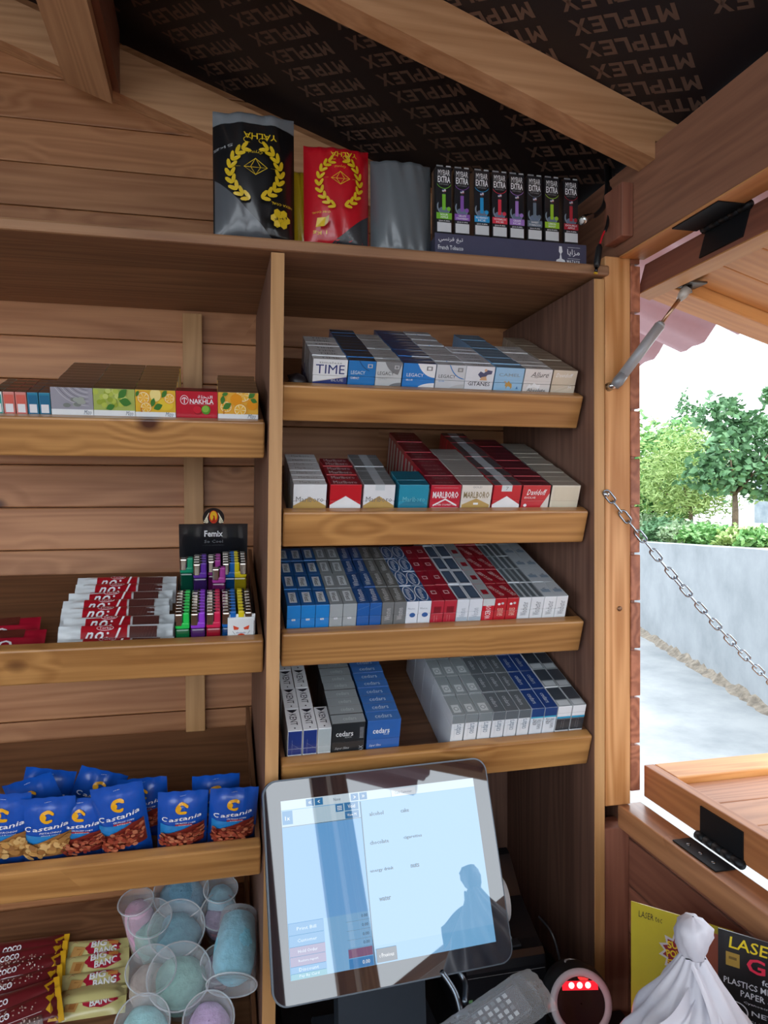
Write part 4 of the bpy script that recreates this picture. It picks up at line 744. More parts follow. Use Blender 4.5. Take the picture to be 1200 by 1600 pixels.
P_ = Print(q, lambda x, y, l: (cx_+x, .1823-l, vb1+hh*.38+y), rr, rr); P_.clip = False; P_.disc(0, .12, .42, .66, card('c83c20'), 16); P_.disc(0, .2, .32, .52, card('e8b828'), 16); P_.poly([(-.2, -.4), (.0, .1), (-.08, .3), (.08, .25), (.2, -.4)], card('b82818'))
for sg in (-1, 1):
    for k in range(4): P_.stroke([(sg*(.42+.12*k)*1.0, .55-.28*k), (sg*(.62+.10*k), .1-.16*k), (sg*(.5+.02*k), -.42-.02*k)][::1], rr*.13, card('e8e4c8'))
q.build('emblem', dc)
def liq(h): 
    m = mat(h, .15, 0, .6); return m
def lighter_parts(col, deep):
    a = MB(); a.box((0, 0, 0), (.0215, .0098, .056), liq(deep), .0028)
    b = MB(); b.box((.0001, 0, .0562), (.0214, .0098, .067), plastic(col), .0022); b.box((.0118, .0004, .062), (.0212, .0094, .0835), plastic(col), .002)
    h_ = MB(); h_.box((.0002, -.0003, .0605), (.0114, .0101, .082), metal('b8b0a8', .22), .0022)
    w_ = MB(); w_.T = rotT((.0125, .0049, .0805), 90); w_.lathe([(.0001, -.0028), (.0034, -.0028), (.0034, .0028), (.0001, .0028)], metal('4c4844', .4), 12)
    return a.mesh('fuel_body'), b.mesh('collar'), h_.mesh('hood'), w_.mesh('wheel')
LC = {'green': ('22c454', '0c5c34'), 'violet': ('8c3ccc', '44205c'), 'crimson': ('cc2450', '8c1428'), 'blue': ('1464b4', '0c3c6c'), 'yellow': ('dcc81c', '8c7c14'), 'teal': ('14946c', '0c4434'), 'dark violet': ('5c2c9c', '301c50'), 'magenta': ('a43c94', '5c1c50')}
LP = {k: lighter_parts(*v) for k, v in LC.items()}
xc = [l2.X(x, 985) for x in (273, 297.6, 322, 346.8, 371.5)]
def lighter(colr, X, u, v, flip, lb):
    e = thing('lighter', lb, 'lighter', group=LG); put(e, l2, X+(.0215 if flip else 0), u+(.0098 if flip else 0), v, rz_=180 if flip else 0)
    for nm, me in zip(('fuel_body', 'collar', 'hood', 'wheel'), LP[colr]): link(nm, me, e)
for i, (cn_, fl) in enumerate([('green', 0), ('violet', 0), ('crimson', 0), ('blue', 0), ('yellow', 1)]):
    for k in range(8):
        lighter(cn_, xc[i], .0245+k*.0104, .0125, fl, '%s lighter, %s' % (cn_, 'front one of the lower tier' if k == 0 else '%s behind the front one of the lower tier' % ORD[k-1]))
for i, (cn_, fl, n) in enumerate([('teal', 0, 1), ('dark violet', 0, 4), ('magenta', 0, 3), ('blue', 0, 5), ('yellow', 1, 5)]):
    for k in range(n):
        kk = k+(2 if i == 0 else 0 if n > 3 else 1)
        lighter(cn_, l2.X([280.5, 302, 324, 347, 364][i], 920, .13), .124+kk*.0104, .050, fl, '%s lighter, %s' % (cn_, 'front one of the raised rear tier' if k == 0 else '%s behind the front one of the rear tier' % ORD[k-1]))
lighter('magenta', l2.X(331, 905, .125), .1125, .046, 0, 'magenta lighter pulled forward alone from the rear tier')
def packet(k):
    g = MB(); g.box((0, 0, 0), (.041, .003, .054), card('e4eaee'), .0008); P_ = Print(g, lambda x, y, l: (x, -.0002-l, y), .041, .054)
    for s_ in (-1, 1): P_.poly([(.5+s_*.08, .68), (.5+s_*.30, .76), (.5+s_*.27, .62), (.5+s_*.12, .62)], card('d84828')); P_.stroke([(.5+s_*.32, .58), (.5+s_*.24, .48)], .002, card('6c7c8c'))
    P_.disc(.5, .42, .15, .08, card('d84828'), 10); P_.text('family', .5, .52, .4, .06, card('4c5c8c'), 0, 0, .4); return g
for k in range(2):
    o = packet(k).build('paper_packet'); put(o, l2, l2.X(356.5, 990)-.001+.001*k, .0222-.0105+.0035*k if False else .0225+.0035*k, .032+.004*k); tag(o, ['white paper packet with red bow print before the yellow lighters', 'plain white packet behind the red bow packet'][k], 'packet')
# ---- wafers 'big bang' on the lowest tray
def bigbang(seed):
    p = Pillow(.112, .042, .016, film('d8cf8c'), ends='h', crimp=.010, seed=seed, wr=.0016, nu=20, nv=8); q = p.pr; rd = film('b4203c')
    q.poly([(.40+.24*(1+.18*(k % 2))*math.cos(R(k*20))+.22, .60+.36*(1-.12*(k % 2))*math.sin(R(k*20))) for k in range(18)], rd)
    q.text('BIG', .55, .76, .24, .26, fw, 6, .03, .1); q.text('BANG', .66, .48, .34, .27, fw, 6, .03, .1)
    q.rect(.70, .70, .84, .84, film('d08848')); q.poly([(.14, .28), (.30, .2), (.36, .62), (.18, .7)], film('c89858')); q.poly([(.2, .34), (.28, .3), (.32, .56), (.23, .6)], film('a87038')); q.stroke([(.12, .8), (.18, .9), (.22, .82)], .001, rd); return p.mb
bbm = [bigbang(s).mesh('cream_wafer') for s in (1, 2)]
for k, (px, py, rz_) in enumerate([(136, 1592, 180), (141, 1561, 0), (146, 1531, 0), (149, 1501, 3), (147, 1481, -4)]):
    X, u = onfloor(l4, px, py, .03); o = link('cream_wafer', bbm[k % 2])
    if rz_ == 180: put(o, l4, X, u+.03, .03, -90+22, 180, 0)
    else: put(o, l4, X, u-.020, .013, -90+16, 0, rz_)
    tag(o, 'cream wrapped wafer, '+['upside-down one lowest in the pile', 'second from the bottom of the pile', 'third from the bottom of the pile', 'fourth from the bottom of the pile', 'topmost, half hidden at the back'][k], 'wafer', 'cream wafers on the lowest left tray')
def cocobar(seed, lt):
    p = Pillow(.15, .05, .026, film('6c1f24'), ends='h', crimp=.010, seed=seed, wr=.0025, nu=22, nv=8); q = p.pr; yl = film('dca820')
    q.grect(.94, 0, 1, 1, yl, 2, 4); q.poly([(.84, .1), (.88, .3), (.84, .45), (.89, .6), (.85, .8), (.94, .95), (.94, .05)], yl); q.text(lt, .40, .66, .20, .18, fw, 4, .03, .1); q.stroke([(.05, .44), (.4, .46), (.8, .44)], .0012, film('d8c8cc')); q.grect(.3, .08, .8, .36, film('5c3a34'), 8, 3)
    for k in range(60): q.disc(random.uniform(.31, .79), random.uniform(.1, .34), .008, .022, film('a88c80'), 5)
    return p.mb
cbm = [cocobar(s, t).mesh('cocoa_bar') for s, t in ((1, 'COCO'), (2, 'COCO'))]
for k, (px, py, a) in enumerate([(45, 1600, 14), (40, 1578, 10), (42, 1545, 6), (48, 1520, 5), (50, 1500, 2), (52, 1487, 0)]):
    X, u = onfloor(l4, px, py, .035); o = link('cocoa_bar', cbm[k % 2]); put(o, l4, X-.02, u-.018, .014+(.012 if k < 2 else 0), -90+24, -a*.3, a); tag(o, 'maroon wrapped bar with yellow crimped end, '+['lowest and nearest in the heap', 'second in the heap', 'third in the heap', 'fourth in the heap', 'fifth in the heap', 'last at the back of the heap'][k], 'chocolate bar', 'maroon bars on the lowest left tray')
# ---- cups of candy floss
cl = clear('clear_cup', haze=.10)
def flossmat(h):
    k = ('F', h)
    if k not in _M: _M[k] = noisemat('floss_'+h, h, '%02x%02x%02x' % tuple(min(255, int(int(h[i:i+2], 16)*1.18)) for i in (0, 2, 4)), 45, .95, .6)
    return _M[k]
def cup(lb, tip, axis, r, H, col, fill=.8, inv=False, lab=None):
    ax = Vector(axis).normalized(); base = Vector(tip)-ax*H; qn = Vector((0, 0, 1)).rotation_difference(ax).to_matrix().to_4x4()
    e = thing('candy_floss_cup', lb, 'cup', base, group='candy floss cups on the lowest left tray'); e.rotation_mode = 'QUATERNION'; e.rotation_quaternion = qn.to_quaternion()
    rb = r*.78; q = MB(); q.lathe([(.001, 0), (rb, 0), (rb+.001, .002), (r*.97, H-.008), (r, H-.004), (r*1.05, H-.003), (r*1.06, H), (r*1.0, H+.0006)], cl, 32); q.build('cup_wall', e)
    q = MB(); q.tube([(r*1.055*math.cos(a*math.pi/16), r*1.055*math.sin(a*math.pi/16), H-.0006) for a in range(32)], .0012, clear('cup_rim', haze=.38), 6, closed=True); q.build('rim', e)
    q = MB(); q.lathe([(r*1.0, H+.0008), (r*.94, H+.001), (r*.9, H-.003), (.001, H-.003)], cl, 32); q.build('lid', e)
    q = MB(); sd = hash(lb) % 7; zt = H*fill; pr_ = [(rb*.5, .004), (rb*.93, .01), (r*.90, zt*.55), (r*.86, zt*.8), (r*.72, zt*.95), (r*.4, zt+.003), (.001, zt+.005)]
    q.lathe(pr_, flossmat(col), 28, mod=lambda a, z, i: 1+.035*math.sin(3*a+i+len(lb))+.02*math.sin(7*a-i*2)); q.build('candy_floss', e)
    if lab:
        q = MB(); n = 8; a0 = lab
        P = [((rb+(r*.97-rb)*(z/H)+.0008)*math.cos(a0+.11*k), (rb+(r*.97-rb)*(z/H)+.0008)*math.sin(a0+.11*k), z) for z in (H*.35, H*.7) for k in range(n)]
        q.add(P, [(k, k+1, n+k+1, n+k) for k in range(n-1)], mat('d8a8b8', .5)); q.build('sticker', e)
    return e
A_ = (0, -.66, .75)
def tipat(px, py, v, u0=None):
    X, u = onfloor(l4, px, py, v); return l4.pt(X, u, v)
cup('cup of pale green floss facing out, centre front of the pile', tipat(280, 1524, .125), A_, .047, .105, '8fb8b0', .84)
cup('cup of teal floss, above the pale green one', tipat(276, 1450, .128), A_, .044, .105, '6c9cac', .84)
cup('cup of lilac floss at the bottom, open end toward viewer', tipat(326, 1592, .12), A_, .036, .10, 'c0a4cc', .85)
cup('cup of mint floss, lowest at the left of the pile', tipat(222, 1600, .12), A_, .038, .10, '98ccd0', .85)
cup('cup of mauve floss near the top right of the pile', tipat(342, 1424, .125), A_, .029, .10, '9c8ca4', .85, lab=4.2)
cup('cup of steel blue floss under the shelf edge', tipat(283, 1392, .13), A_, .045, .10, '6c98b0', .95)
cup('tall cup of sea green floss standing behind the beige one', tipat(234, 1434, .135), (-.05, -.45, .85), .034, .115, '90b4b0', .82)
cup('cup of beige floss at the left side of the pile', tipat(236, 1514, .125), (.05, -.5, .82), .037, .11, 'b0a49c', .75)
cup('cup of mauve floss wedged beside the tall blue one', tipat(342, 1505, .11), A_, .028, .09, '8c7c94', .85, lab=4.4)
cup('pink floss cup at the back left of the pile', tipat(212, 1408, .15), (-.1, -.3, .9), .028, .12, 'd0a4c0', .9)
cup('small blue cup tucked at the back under the shelf', tipat(345, 1388, .145), (0, -.4, .9), .028, .10, '88b4c4', .9, lab=4.5)
p0_ = at(374, 1426, .13); p1_ = at(362, 1540, .035)
e = cup('tall upside-down cup of bright blue floss beside the divider', p1_, (p1_-p0_), .037, (p1_-p0_).length, '78b8cc', .93, lab=-1.0)
# ================================================================== TOP BOARD GOODS
def TOPZ(X): return 1.8965+.0026*X
gy = film('d8b820'); fk = film('101216'); fr_ = film('c01424'); fg = film('4c5054')
def coalbag(w, h, t, skin, kind, seed):
    p = Pillow(w, h, t, skin, crimp=.003, seed=seed, wr=.0025, sq=.18, nu=24, nv=26, back=gy); q = p.pr
    if kind == 'black':
        q.gspan(.88, 1.0, lambda y: 0, lambda y: 1, film('7a8086'), 20, 5)
        q.gspan(.02, .47, lambda y: .02, lambda y: .02+.76*(1-y/.47), film('54585e'), 10, 12)
    if kind == 'red': q.gspan(.01, .36, lambda y: .30+.68*(y/.36), lambda y: .985, film('34373c'), 8, 12)
    if kind in ('black', 'red'):
        yc = .50 if kind == 'black' else .60; cxx = .5
        for sg in (-1, 1):
            for k in range(9):
                a = 95-sg*(18+16.5*k) if False else 90-sg*(22+17*k); rx, ry = .30, .20 if kind == 'black' else .235
                x = cxx+rx*math.cos(R(a)); y = yc+ry*math.sin(R(a))
                for s2 in (-1, 1):
                    an = a+90*(1 if sg > 0 else -1)*-1; L = .050; q.disc(x+.028*s2*math.cos(R(a)), y+.018*s2*math.sin(R(a)), .062, .0150, gy, 8, an-28*s2*sg)
        q.stroke([(.36, yc+.02), (.5, yc+.085), (.64, yc+.02), (.5, yc-.035), (.36, yc+.02), (.64, yc+.02)][:6], .0012, gy); q.stroke([(.5, yc-.035), (.44, yc+.02), (.5, yc+.085), (.56, yc+.02), (.5, yc-.035)], .001, gy)
        q.stroke([(.26, yc+.02), (.32, yc+.02)], .0008, gy); q.stroke([(.68, yc+.02), (.74, yc+.02)], .0008, gy)
        q.text('Crystal', .5, yc+.13, .17, .028, gy, 180); q.text('VALEN' if False else 'YALHA', .56, yc+.25, .40, .045, gy, 180, .01); q.text('HEXA COAL' if kind == 'black' else 'CUBE COAL', .82 if kind == 'black' else .22, .27 if kind == 'black' else .30, .26, .018, gy, 180, .01)
        for s2 in (-1, 1): q.stroke(arc(.5+.09*s2, yc+.215, .05, .02, 0, 300, 12), .0009, gy)
        if kind == 'black':
            for k in range(7):
                a = k*60; x, y = (.80, .165) if k == 6 else (.80+.082*math.cos(R(a)), .165+.047*math.sin(R(a))); q.disc(x, y, .046, .0275, gy, 6, 30)
            q.text('1kg', .80, .165, .10, .03, fk, 200)
            q.text('5kg', .12, .66, .14, .04, film('9ca0a4'), 190)
        else: q.poly([(.14, .17), (.26, .17), (.28, .25), (.16, .25)], gy); q.poly([(.26, .17), (.31, .2), (.33, .27), (.28, .25)], film('b09418')); q.text('1 Kg', .2, .12, .2, .04, gy, 180, .01)
    return p.mb
def topgoods(nm, mb, xc_, Y, lb, cat, rz_=0):
    o = mb.build(nm, loc=(xc_, Y, TOPZ(xc_)), rot=(0, 0, R(rz_))); return tag(o, lb, cat)
topgoods('charcoal_bag', coalbag(.124, .202, .062, fk, 'black', 3), -.036, .045, 'large black charcoal bag with yellow laurel wreath and silver top', 'charcoal bag')
topgoods('charcoal_bag', coalbag(.104, .165, .056, fr_, 'red', 5), .093, .045, 'red charcoal bag with yellow laurel wreath beside the black bag', 'charcoal bag')
topgoods('charcoal_bag', coalbag(.05, .15, .03, gy, 'none', 9), .045, .105, 'yellow bag peeking out between the black and red bags', 'charcoal bag')
q = Pillow(.101, .152, .05, mat('62696e', .32, 0, .5), crimp=.002, seed=11, wr=.0022, sq=.10, nu=34, nv=34); topgoods('plastic_wrapped_block', q.mb, .199, .045, 'grey plastic-wrapped block between the red bag and small device boxes', 'package')
cw = thing('display_carton', 'slate purple low display carton holding a row of small device boxes', 'display carton', (.249, .02, TOPZ(.38)))
q = MB(); sp = mat('4a4a62', .35, 0, .4); q.box((0, 0, .0), (.268, .0012, .036), sp); P_ = Print(q, lambda x, y, l: (x, -.0002-l, y), .268, .036)
P_.text('French Tobacco', .10, .38, .16, .2, fw, 0, .01); P_.text('\uFEF2\uFEB4\uFEE7\uFEAE\uFED3 \uFECE\uFE92\uFE97', .10, .72, .155, .26, fw, 0, .01)
P_.poly([(.79, .12), (.855, .12), (.85, .22), (.83, .28), (.825, .5), (.835, .6), (.83, .85), (.812, .85), (.81, .6), (.82, .5), (.815, .28), (.795, .22)], fw)
P_.text('\uFE8E\uFEF3\uFE8D\uFEB0\uFEE3', .91, .58, .085, .34, fw, 0, .01); P_.text('MAZAYA', .91, .16, .09, .17, fw, 0, .01); P_.rect(.87, .82, .955, .835, fw); P_.rect(.87, .30, .955, .315, fw); q.build('front_panel', cw)
q = MB(); q.box((0, .0013, 0), (.268, .07, .001), sp); q.box((0, .0013, .001), (.001, .07, .03), sp); q.box((.267, .0013, .001), (.268, .07, .03), sp); q.build('base', cw)
vc = [('green', '7cc43c'), ('grape', '8c5cb4'), ('blue', '2c9cd8'), ('red', 'dc3c50'), ('lilac', 'a47ccc'), ('grey', '6c7c8c'), ('lime', '9ccc34'), ('dark red', 'b42c3c')]
vt2 = ['SOUR APPLE MELON', 'GRAPE STRAWBERRY', 'BLUEBERRY ICE', 'WATERMELON ICE', 'GRAPE ICE', 'SWEET TOBACCO', 'LEMON MINT', 'DOUBLE APPLE']
vx = [681.5, 710, 741, 769, 796, 824, 851, 881]
for i, (nm, hx) in enumerate(vc):
    g = MB(); W2, D2_, H2 = .0262, .024, .143; g.box((0, 0, 0), (W2, D2_, H2), card('1c1e24'), .0006); P_ = Print(g, lambda x, y, l: (x, -.0002-l, H2*(.265+(y/H2-.13)*.845)), W2, H2); P_.clip = False; cc = card(hx)
    P_.text('MYBAR', .5, .92, .76, .075, fw, 0, .0); P_.text('EXTRA', .5, .83, .80, .085, fw, 0, .02); P_.text('DISPOSABLE', .5, .765, .6, .018, card('9ca0a4'))
    P_.stroke(arc(.5, .80, .48, .09, 200, 340, 12), .0009, cc); P_.rect(.38, .665, .62, .70, card('c8ccd8')); P_.rect(.38, .685, .5, .70, card('3c4c8c')); P_.rect(.5, .665, .62, .673, card('c83c44'))
    P_.stroke(arc(.5, .47, .42, .10, 150, 330, 12), .0022, card('8c9cac')); P_.disc(.5, .42, .34, .045, card('6c7c94'), 14); P_.rect(.38, .42, .60, .63, cc); P_.rect(.40, .63, .58, .655, card('3c3c44')); P_.disc(.8, .44, .13, .028, cc, 10)
    P_.rect(0, .30, 1, .385, cc); ws = vt2[i].split()
    for k, t_ in enumerate(ws[:2]): P_.text(t_, .5, (.36 if k == 0 else .325) if len(ws) > 1 else .343, .8 if len(t_) > 5 else .5, .024, fw, 0, .01)
    P_.text('2500 PUFFS', .5, .275, .7, .02, fw, 0, .01); P_.rect(.05, .13, .95, .255, card('d4d8dc'))
    o = g.build('device_box'); X = at(vx[i], 300, .0225).x; o.location = (X, .0225, TOPZ(X)+.0015); tag(o, 'black device box with %s band, %s from the left in the carton' % (nm, ORD[i]), 'box', 'device boxes in the low carton')
    f_ = MB(); f_.box((.001, .001, .1431), (.012, .0016, .1455), card('8c9094')); f_.box((W2-.009, .001, .1431), (W2-.001, .0016, .1455), card('b0b4b8')); f_.build('hang_tab', o)
# cable with plugs beside the top board
cb_ = thing('camera_cable', 'black cable with metal plug hanging over the right end of the top board', 'cable')
bk = mat('101114', .45)
pp = [at(x, y, Y) for x, y, Y in ((938, 215, .10), (946, 250, .07), (949, 290, .03), (944, 320, .01), (932, 335, -.0), (924, 338, -.006))]
def smooth(p, n=5):
    o = []
    for i in range(len(p)-1):
        a, b, c_, d = p[max(i-1, 0)], p[i], p[i+1], p[min(i+2, len(p)-1)]
        for k in range(n):
            t = k/n; o.append(.5*((2*b)+(c_-a)*t+(2*a-5*b+4*c_-d)*t*t+(3*b-a-3*c_+d)*t**3))
    return o+[p[-1]]
q = MB(); q.tube(smooth(pp), .0042, bk, 10); q.build('thick_cord', cb_)
pp = [at(x, y, Y) for x, y, Y in ((944, 218, .10), (952, 255, .07), (955, 300, .02), (950, 345, -.004), (945, 362, -.012))]
q = MB(); q.tube(smooth(pp), .0026, bk, 8); q.build('thin_cord', cb_)
q = MB(); a = at(945, 360, -.012); b = at(937, 383, -.014); q.tube(smooth([a, (a+b)/2+Vector((-.001, 0, 0)), b]), .0016, plastic('c81828'), 6); q.build('red_wire', cb_)
q = MB(); a = at(937, 382, -.015); b = at(932, 418, -.016); q.tube([a, a+(b-a)*.15, b-(b-a)*.15, b], [.003, .0055, .0055, .004], bk, 10); q.tube([b, b+(b-a)*.22], .0028, metal('3c3c40'), 8); q.tube([b+(b-a)*.22, b+(b-a)*.27], .0034, mat('d8b020', .4), 8); q.build('power_plug', cb_)
q = MB(); a = at(925, 337, -.006); b = at(909, 345, -.014); d_ = b-a; q.tube([a, a+d_*.35, a+d_*.36, a+d_*.6, a+d_*.61, b], [.0045, .0050, .0062, .0062, .0072, .0072], metal('c4c6c4', .25), 14); q.tube([b, b+d_*.02], [.0045, .0044], mat('dcdcdc', .4), 12); q.build('metal_plug', cb_)
# crumpled dark wrapper at the left of the first tray
q = MB(); rnd = random.Random(5); q.lathe([(.001, -.014), (.012, -.010), (.017, 0), (.013, .010), (.001, .015)], mat('1c1418', .4), 9, mod=lambda a, z, i: 1+.35*math.sin(5*a+i*2)); o = q.build('crumpled_wrapper'); put(o, r1, .030, .04, .052); tag(o, 'crumpled black wrapper in the left corner of the first tray', 'wrapper')
# ================================================================== COUNTER AND TILL
bx('lower_back_panel', (.002, .372, .3), (.5195, .389, 1.04), panelw('Z'), un, 0)
co = thing('counter', 'black counter on a dark cabinet carrying the till screen and printer', 'counter', (.27, -.2, 0))
def cbx(nm, A, B, m, bev=0): bx(nm, (A[0]-.27, A[1]+.2, A[2]), (B[0]-.27, B[1]+.2, B[2]), m, co, bev)
cbx('worktop', (-.02, -.66, .60), (.5675, -.002, .635), mat('17181c', .4), .003); cbx('worktop', (.004, -.0015, .60), (.5185, .36, .635), mat('17181c', .4)); cbx('cabinet_body', (.006, -.64, 0), (.515, .355, .5995), panelw('Z'))
mo = thing('till_screen', 'square black touch screen till tilted back on a grey stand', 'monitor', (.145, -.073, .957)); mo.rotation_mode = 'XYZ'
Mm = Matrix.Rotation(R(3.1), 4, 'Z') @ Matrix.Rotation(R(-21.3), 4, 'X') @ Matrix.Rotation(R(-.1), 4, 'Y'); mo.matrix_world = Matrix.Translation((.145, -.073, .957)) @ Mm
def rrect(x0, z0, x1, z1, r, n=8):
    o = []
    for cx2, cz2, a0 in ((x1-r, z1-r, 0), (x0+r, z1-r, 90), (x0+r, z0+r, 180), (x1-r, z0+r, 270)): o += [(cx2+r*math.cos(R(a0+90*k/n)), cz2+r*math.sin(R(a0+90*k/n))) for k in range(n+1)]
    return o
def glass(h, emit=0, r=.02):
    k = ('G', h, emit)
    if k in _M: return _M[k]
    m = bpy.data.materials.new('screen_'+h); m.use_nodes = True; b = m.node_tree.nodes['Principled BSDF']; b.inputs['Base Color'].default_value = lin('0c0e12') if emit else lin(h)
    b.inputs['Roughness'].default_value = r; b.inputs['IOR'].default_value = 2.1
    if emit: b.inputs['Emission Color'].default_value = lin(h); b.inputs['Emission Strength'].default_value = emit
    _M[k] = m; return m
q = MB(); F_ = lambda a, b, d: (a, d, b)
q.prism(rrect(-.1775, -.1445, .1775, .1435, .021), F_, .0005, .014, mat('5c6670', .35, .3)); q.prism(rrect(-.145, -.12, .145, .12, .02), F_, .0142, .035, mat('2c3036', .5)); q.build('housing', mo)
q = MB(); q.prism(rrect(-.1752, -.1422, .1752, .1412, .0195), F_, -.0012, .0004, glass('181d24')); q.build('glass_front', mo)
ES = .32
q = MB(); P_ = Print(q, lambda x, y, l: (-.152+x, -.0014-l*.5, .114-y), .304, .228)
def R_(x0, y0, x1, y1, h): P_.poly([(x0, y1), (x1, y1), (x1, y0), (x0, y0)], glass(h, ES))
def T_(t, x, y, w, h, col, **k):
    P_.l += 1; V, F = textshape(t, k.get('b', 0)); P_.mb.add([P_.fn((x+a*w)*.304, (y-b*h)*.228, P_.l*.00006) for a, b in V], F, glass(col, ES))
R_(0, 0, 1, 1, '78b4e0'); R_(0, 0, 1, .055, 'c8dce8'); R_(.0, .06, .385, .155, 'b4d0e0'); R_(.395, .06, 1, .90, '84bae4'); R_(.0, .16, .385, .70, '64a8e0')
for x0, x1, t_ in ((.122, .16, '«'), (.165, .205, '‹'), (.345, .383, '›'), (.389, .427, '»')): R_(x0, .006, x1, .05, '1c78b0'); T_(t_, (x0+x1)/2, .028, .014, .016, 'ffffff')
T_('None', .275, .028, .035, .018, '405868'); R_(.265, .058, .304, .105, '1c78b0'); 
for a in range(3):
    for b in range(3): R_(.274+a*.008, .070+b*.010, .279+a*.008, .076+b*.010, 'ffffff')
R_(.309, .056, .379, .104, '1c78b0'); T_('Void', .344, .08, .036, .022, 'ffffff'); R_(.309, .108, .379, .153, '1c78b0'); T_('View M.', .344, .131, .05, .016, 'ffffff'); R_(.004, .062, .053, .142, '2c88c0'); T_('1x', .028, .105, .022, .024, 'ffffff')
R_(.3885, .06, .3925, 1, '304858'); R_(.002, .155, .3885, .158, '304858')
for t_, x, y, w_ in (('alcohol', .467, .144, .072), ('cake', .614, .148, .042), ('chocolate', .468, .316, .095), ('cigarettes', .64, .315, .095), ('energy drink', .467, .482, .118), ('nuts', .635, .485, .042), ('water', .469, .647, .058)): T_(t_, x, y, w_, .024, '28343c', b=.01)
R_(.553, .010, .68, .055, 'dce8f0'); T_('Cash Customer', .615, .033, .09, .016, '60788c'); R_(.402, .917, .5, .992, '3c4450'); T_('‹ Previous', .45, .955, .07, .022, 'ffffff')
for i, (a, b, h, t_) in enumerate([(.70, .764, '1c8cc8', 'Print Bill'), (.766, .826, '1c8cc8', 'Customer'), (.828, .878, '7c6c9c', 'Hold Order'), (.880, .930, '7c6c9c', 'Restore report'), (.932, .966, '1c8cc8', 'Discount'), (.968, .999, '3ca0b4', 'Pay By Card')]): R_(.002, a, .166, b, h); T_(t_, .085, (a+b)/2, .09, .018, 'd8e8f4')
for y in (.72, .77, .82, .865): T_('0.00', .36, y, .03, .016, '304050'); R_(.27, y+.022, .385, y+.0235, '708898')
R_(.27, .892, .385, .94, '7c5c84'); R_(.27, .944, .385, .996, '2484c4'); T_('0.00', .35, .97, .035, .02, 'ffffff')
q.build('display', mo)
sg_ = mat('3a424c', .4, .3)
stn = thing('till_stand', 'dark grey slab stand behind and below the till screen', 'stand', (.15, .02, .635))
q = MB(); q.add([(-.07, -.035, .012), (.07, -.035, .012), (.07, .012, .012), (-.07, .012, .012), (-.07, -.005, .30), (.07, -.005, .30), (.07, .028, .30), (-.07, .028, .30)], [(0, 3, 2, 1), (4, 5, 6, 7), (0, 1, 5, 4), (1, 2, 6, 5), (2, 3, 7, 6), (3, 0, 4, 7)], sg_); q.build('neck', stn)
q = MB(); q.box((-.10, -.10, .0), (.10, .07, .0115), sg_, .004); q.build('foot', stn)
# receipt printer
pb = mat('16181d', .35, 0, .2)
rp = thing('receipt_printer', 'black receipt printer standing behind the till screen', 'printer', (.288, -.010, .6355))
pts = [(0, 0), (0, .105), (.004, .118), (.012, .126), (.03, .132), (.10, .165), (.15, .215), (.165, .22), (.19, .20), (.19, 0)]
q = MB(); q.prism([(a, b) for a, b in pts if True], lambda a, b, d: (d, a, b), 0, .138, pb); q.build('casing', rp)
q = MB(); q.box((.002, -.0006, .098), (.136, .0, .0985), mat('8c9096', .4)); q.box((.004, -.0008, .06), (.010, -.0001, .064), mat('6c9c6c', .4)); q.build('seam', rp)
q = MB(); q.box((.06, .012, .130), (.10, .03, .1345), mat('2c3036', .3), .001); q.box((.075, .028, .1338), (.09, .04, .138), mat('8c949c', .5)); q.build('lid_button', rp)
q = MB(); q.T = rotT((.02, .078, .175), 0, 90, 0); q.lathe([(.006, 0), (.036, 0), (.036, .075), (.006, .075)], mat('dce4ea', .7), 28); q.build('paper_roll', rp)
q = MB(); q.tube(smooth([Vector((.139, .03, .165)), Vector((.150, .0, .15)), Vector((.158, -.015, .10)), Vector((.158, -.025, .04)), Vector((.15, -.02, .003))]), .0018, mat('2c3036', .3), 8); o = q.build('power_cord', rp)
# steel spanner-like bracket
q = MB(); a = at(690, 1518, -.12); b = at(722, 1590, -.16); q.tube(smooth([a, (a+b)/2+Vector((.006, 0, 0)), b]), [.004]*11, metal('7c8894', .35), 8); q.tube([b+Vector((.008*math.cos(t*.6), -.002, .008*math.sin(t*.6))) for t in range(9)], .003, metal('7c8894', .35), 8)
q.tube(smooth([a+Vector((.02, .01, .0)), a+Vector((.035, 0, -.02)), b+Vector((.004, 0, .02))]), .004, metal('7c8894', .35), 8); tag(q.build('steel_spanner'), 'small bent steel spanner hanging just under the till screen', 'spanner')
# barcode scanner
sn = thing('barcode_scanner', 'round black barcode scanner with pale ring and red lights', 'scanner', at(908, 1568, -.12)); sn.rotation_euler = (R(-18), 0, R(-12))
q = MB(); q.T = rotT((0, 0, 0), 90); q.lathe([(.046, 0), (.049, -.01), (.050, -.03), (.046, -.055), (.034, -.072), (.015, -.08), (.001, -.082)], mat('17191d', .45), 36); q.build('head', sn)
q = MB(); q.T = rotT((0, 0, 0), 90); q.lathe([(.036, .0005), (.037, .0035), (.042, .004), (.0455, .003), (.047, 0)], mat('b4aeb4', .45), 40); q.build('ring', sn)
q = MB(); q.T = rotT((0, 0, 0), 90); q.lathe([(.0355, .001), (.001, .001)], glass('180608'), 32); q.build('window', sn)
q = MB(); q.box((-.027, -.0022, .018), (.027, -.0012, .030), mat('b01420', .3, 0, 0, .9)); q.T = None
q.build('lamp_strip', sn)
for k in range(3):
    q = MB(); q.T = rotT((-.013+.0125*k, -.0024, .0245), 90); q.lathe([(.0045, 0), (.003, .0012), (.0003, .0018)], mat('ff6060', .3, 0, 0, 4), 12); q.build('led', sn)
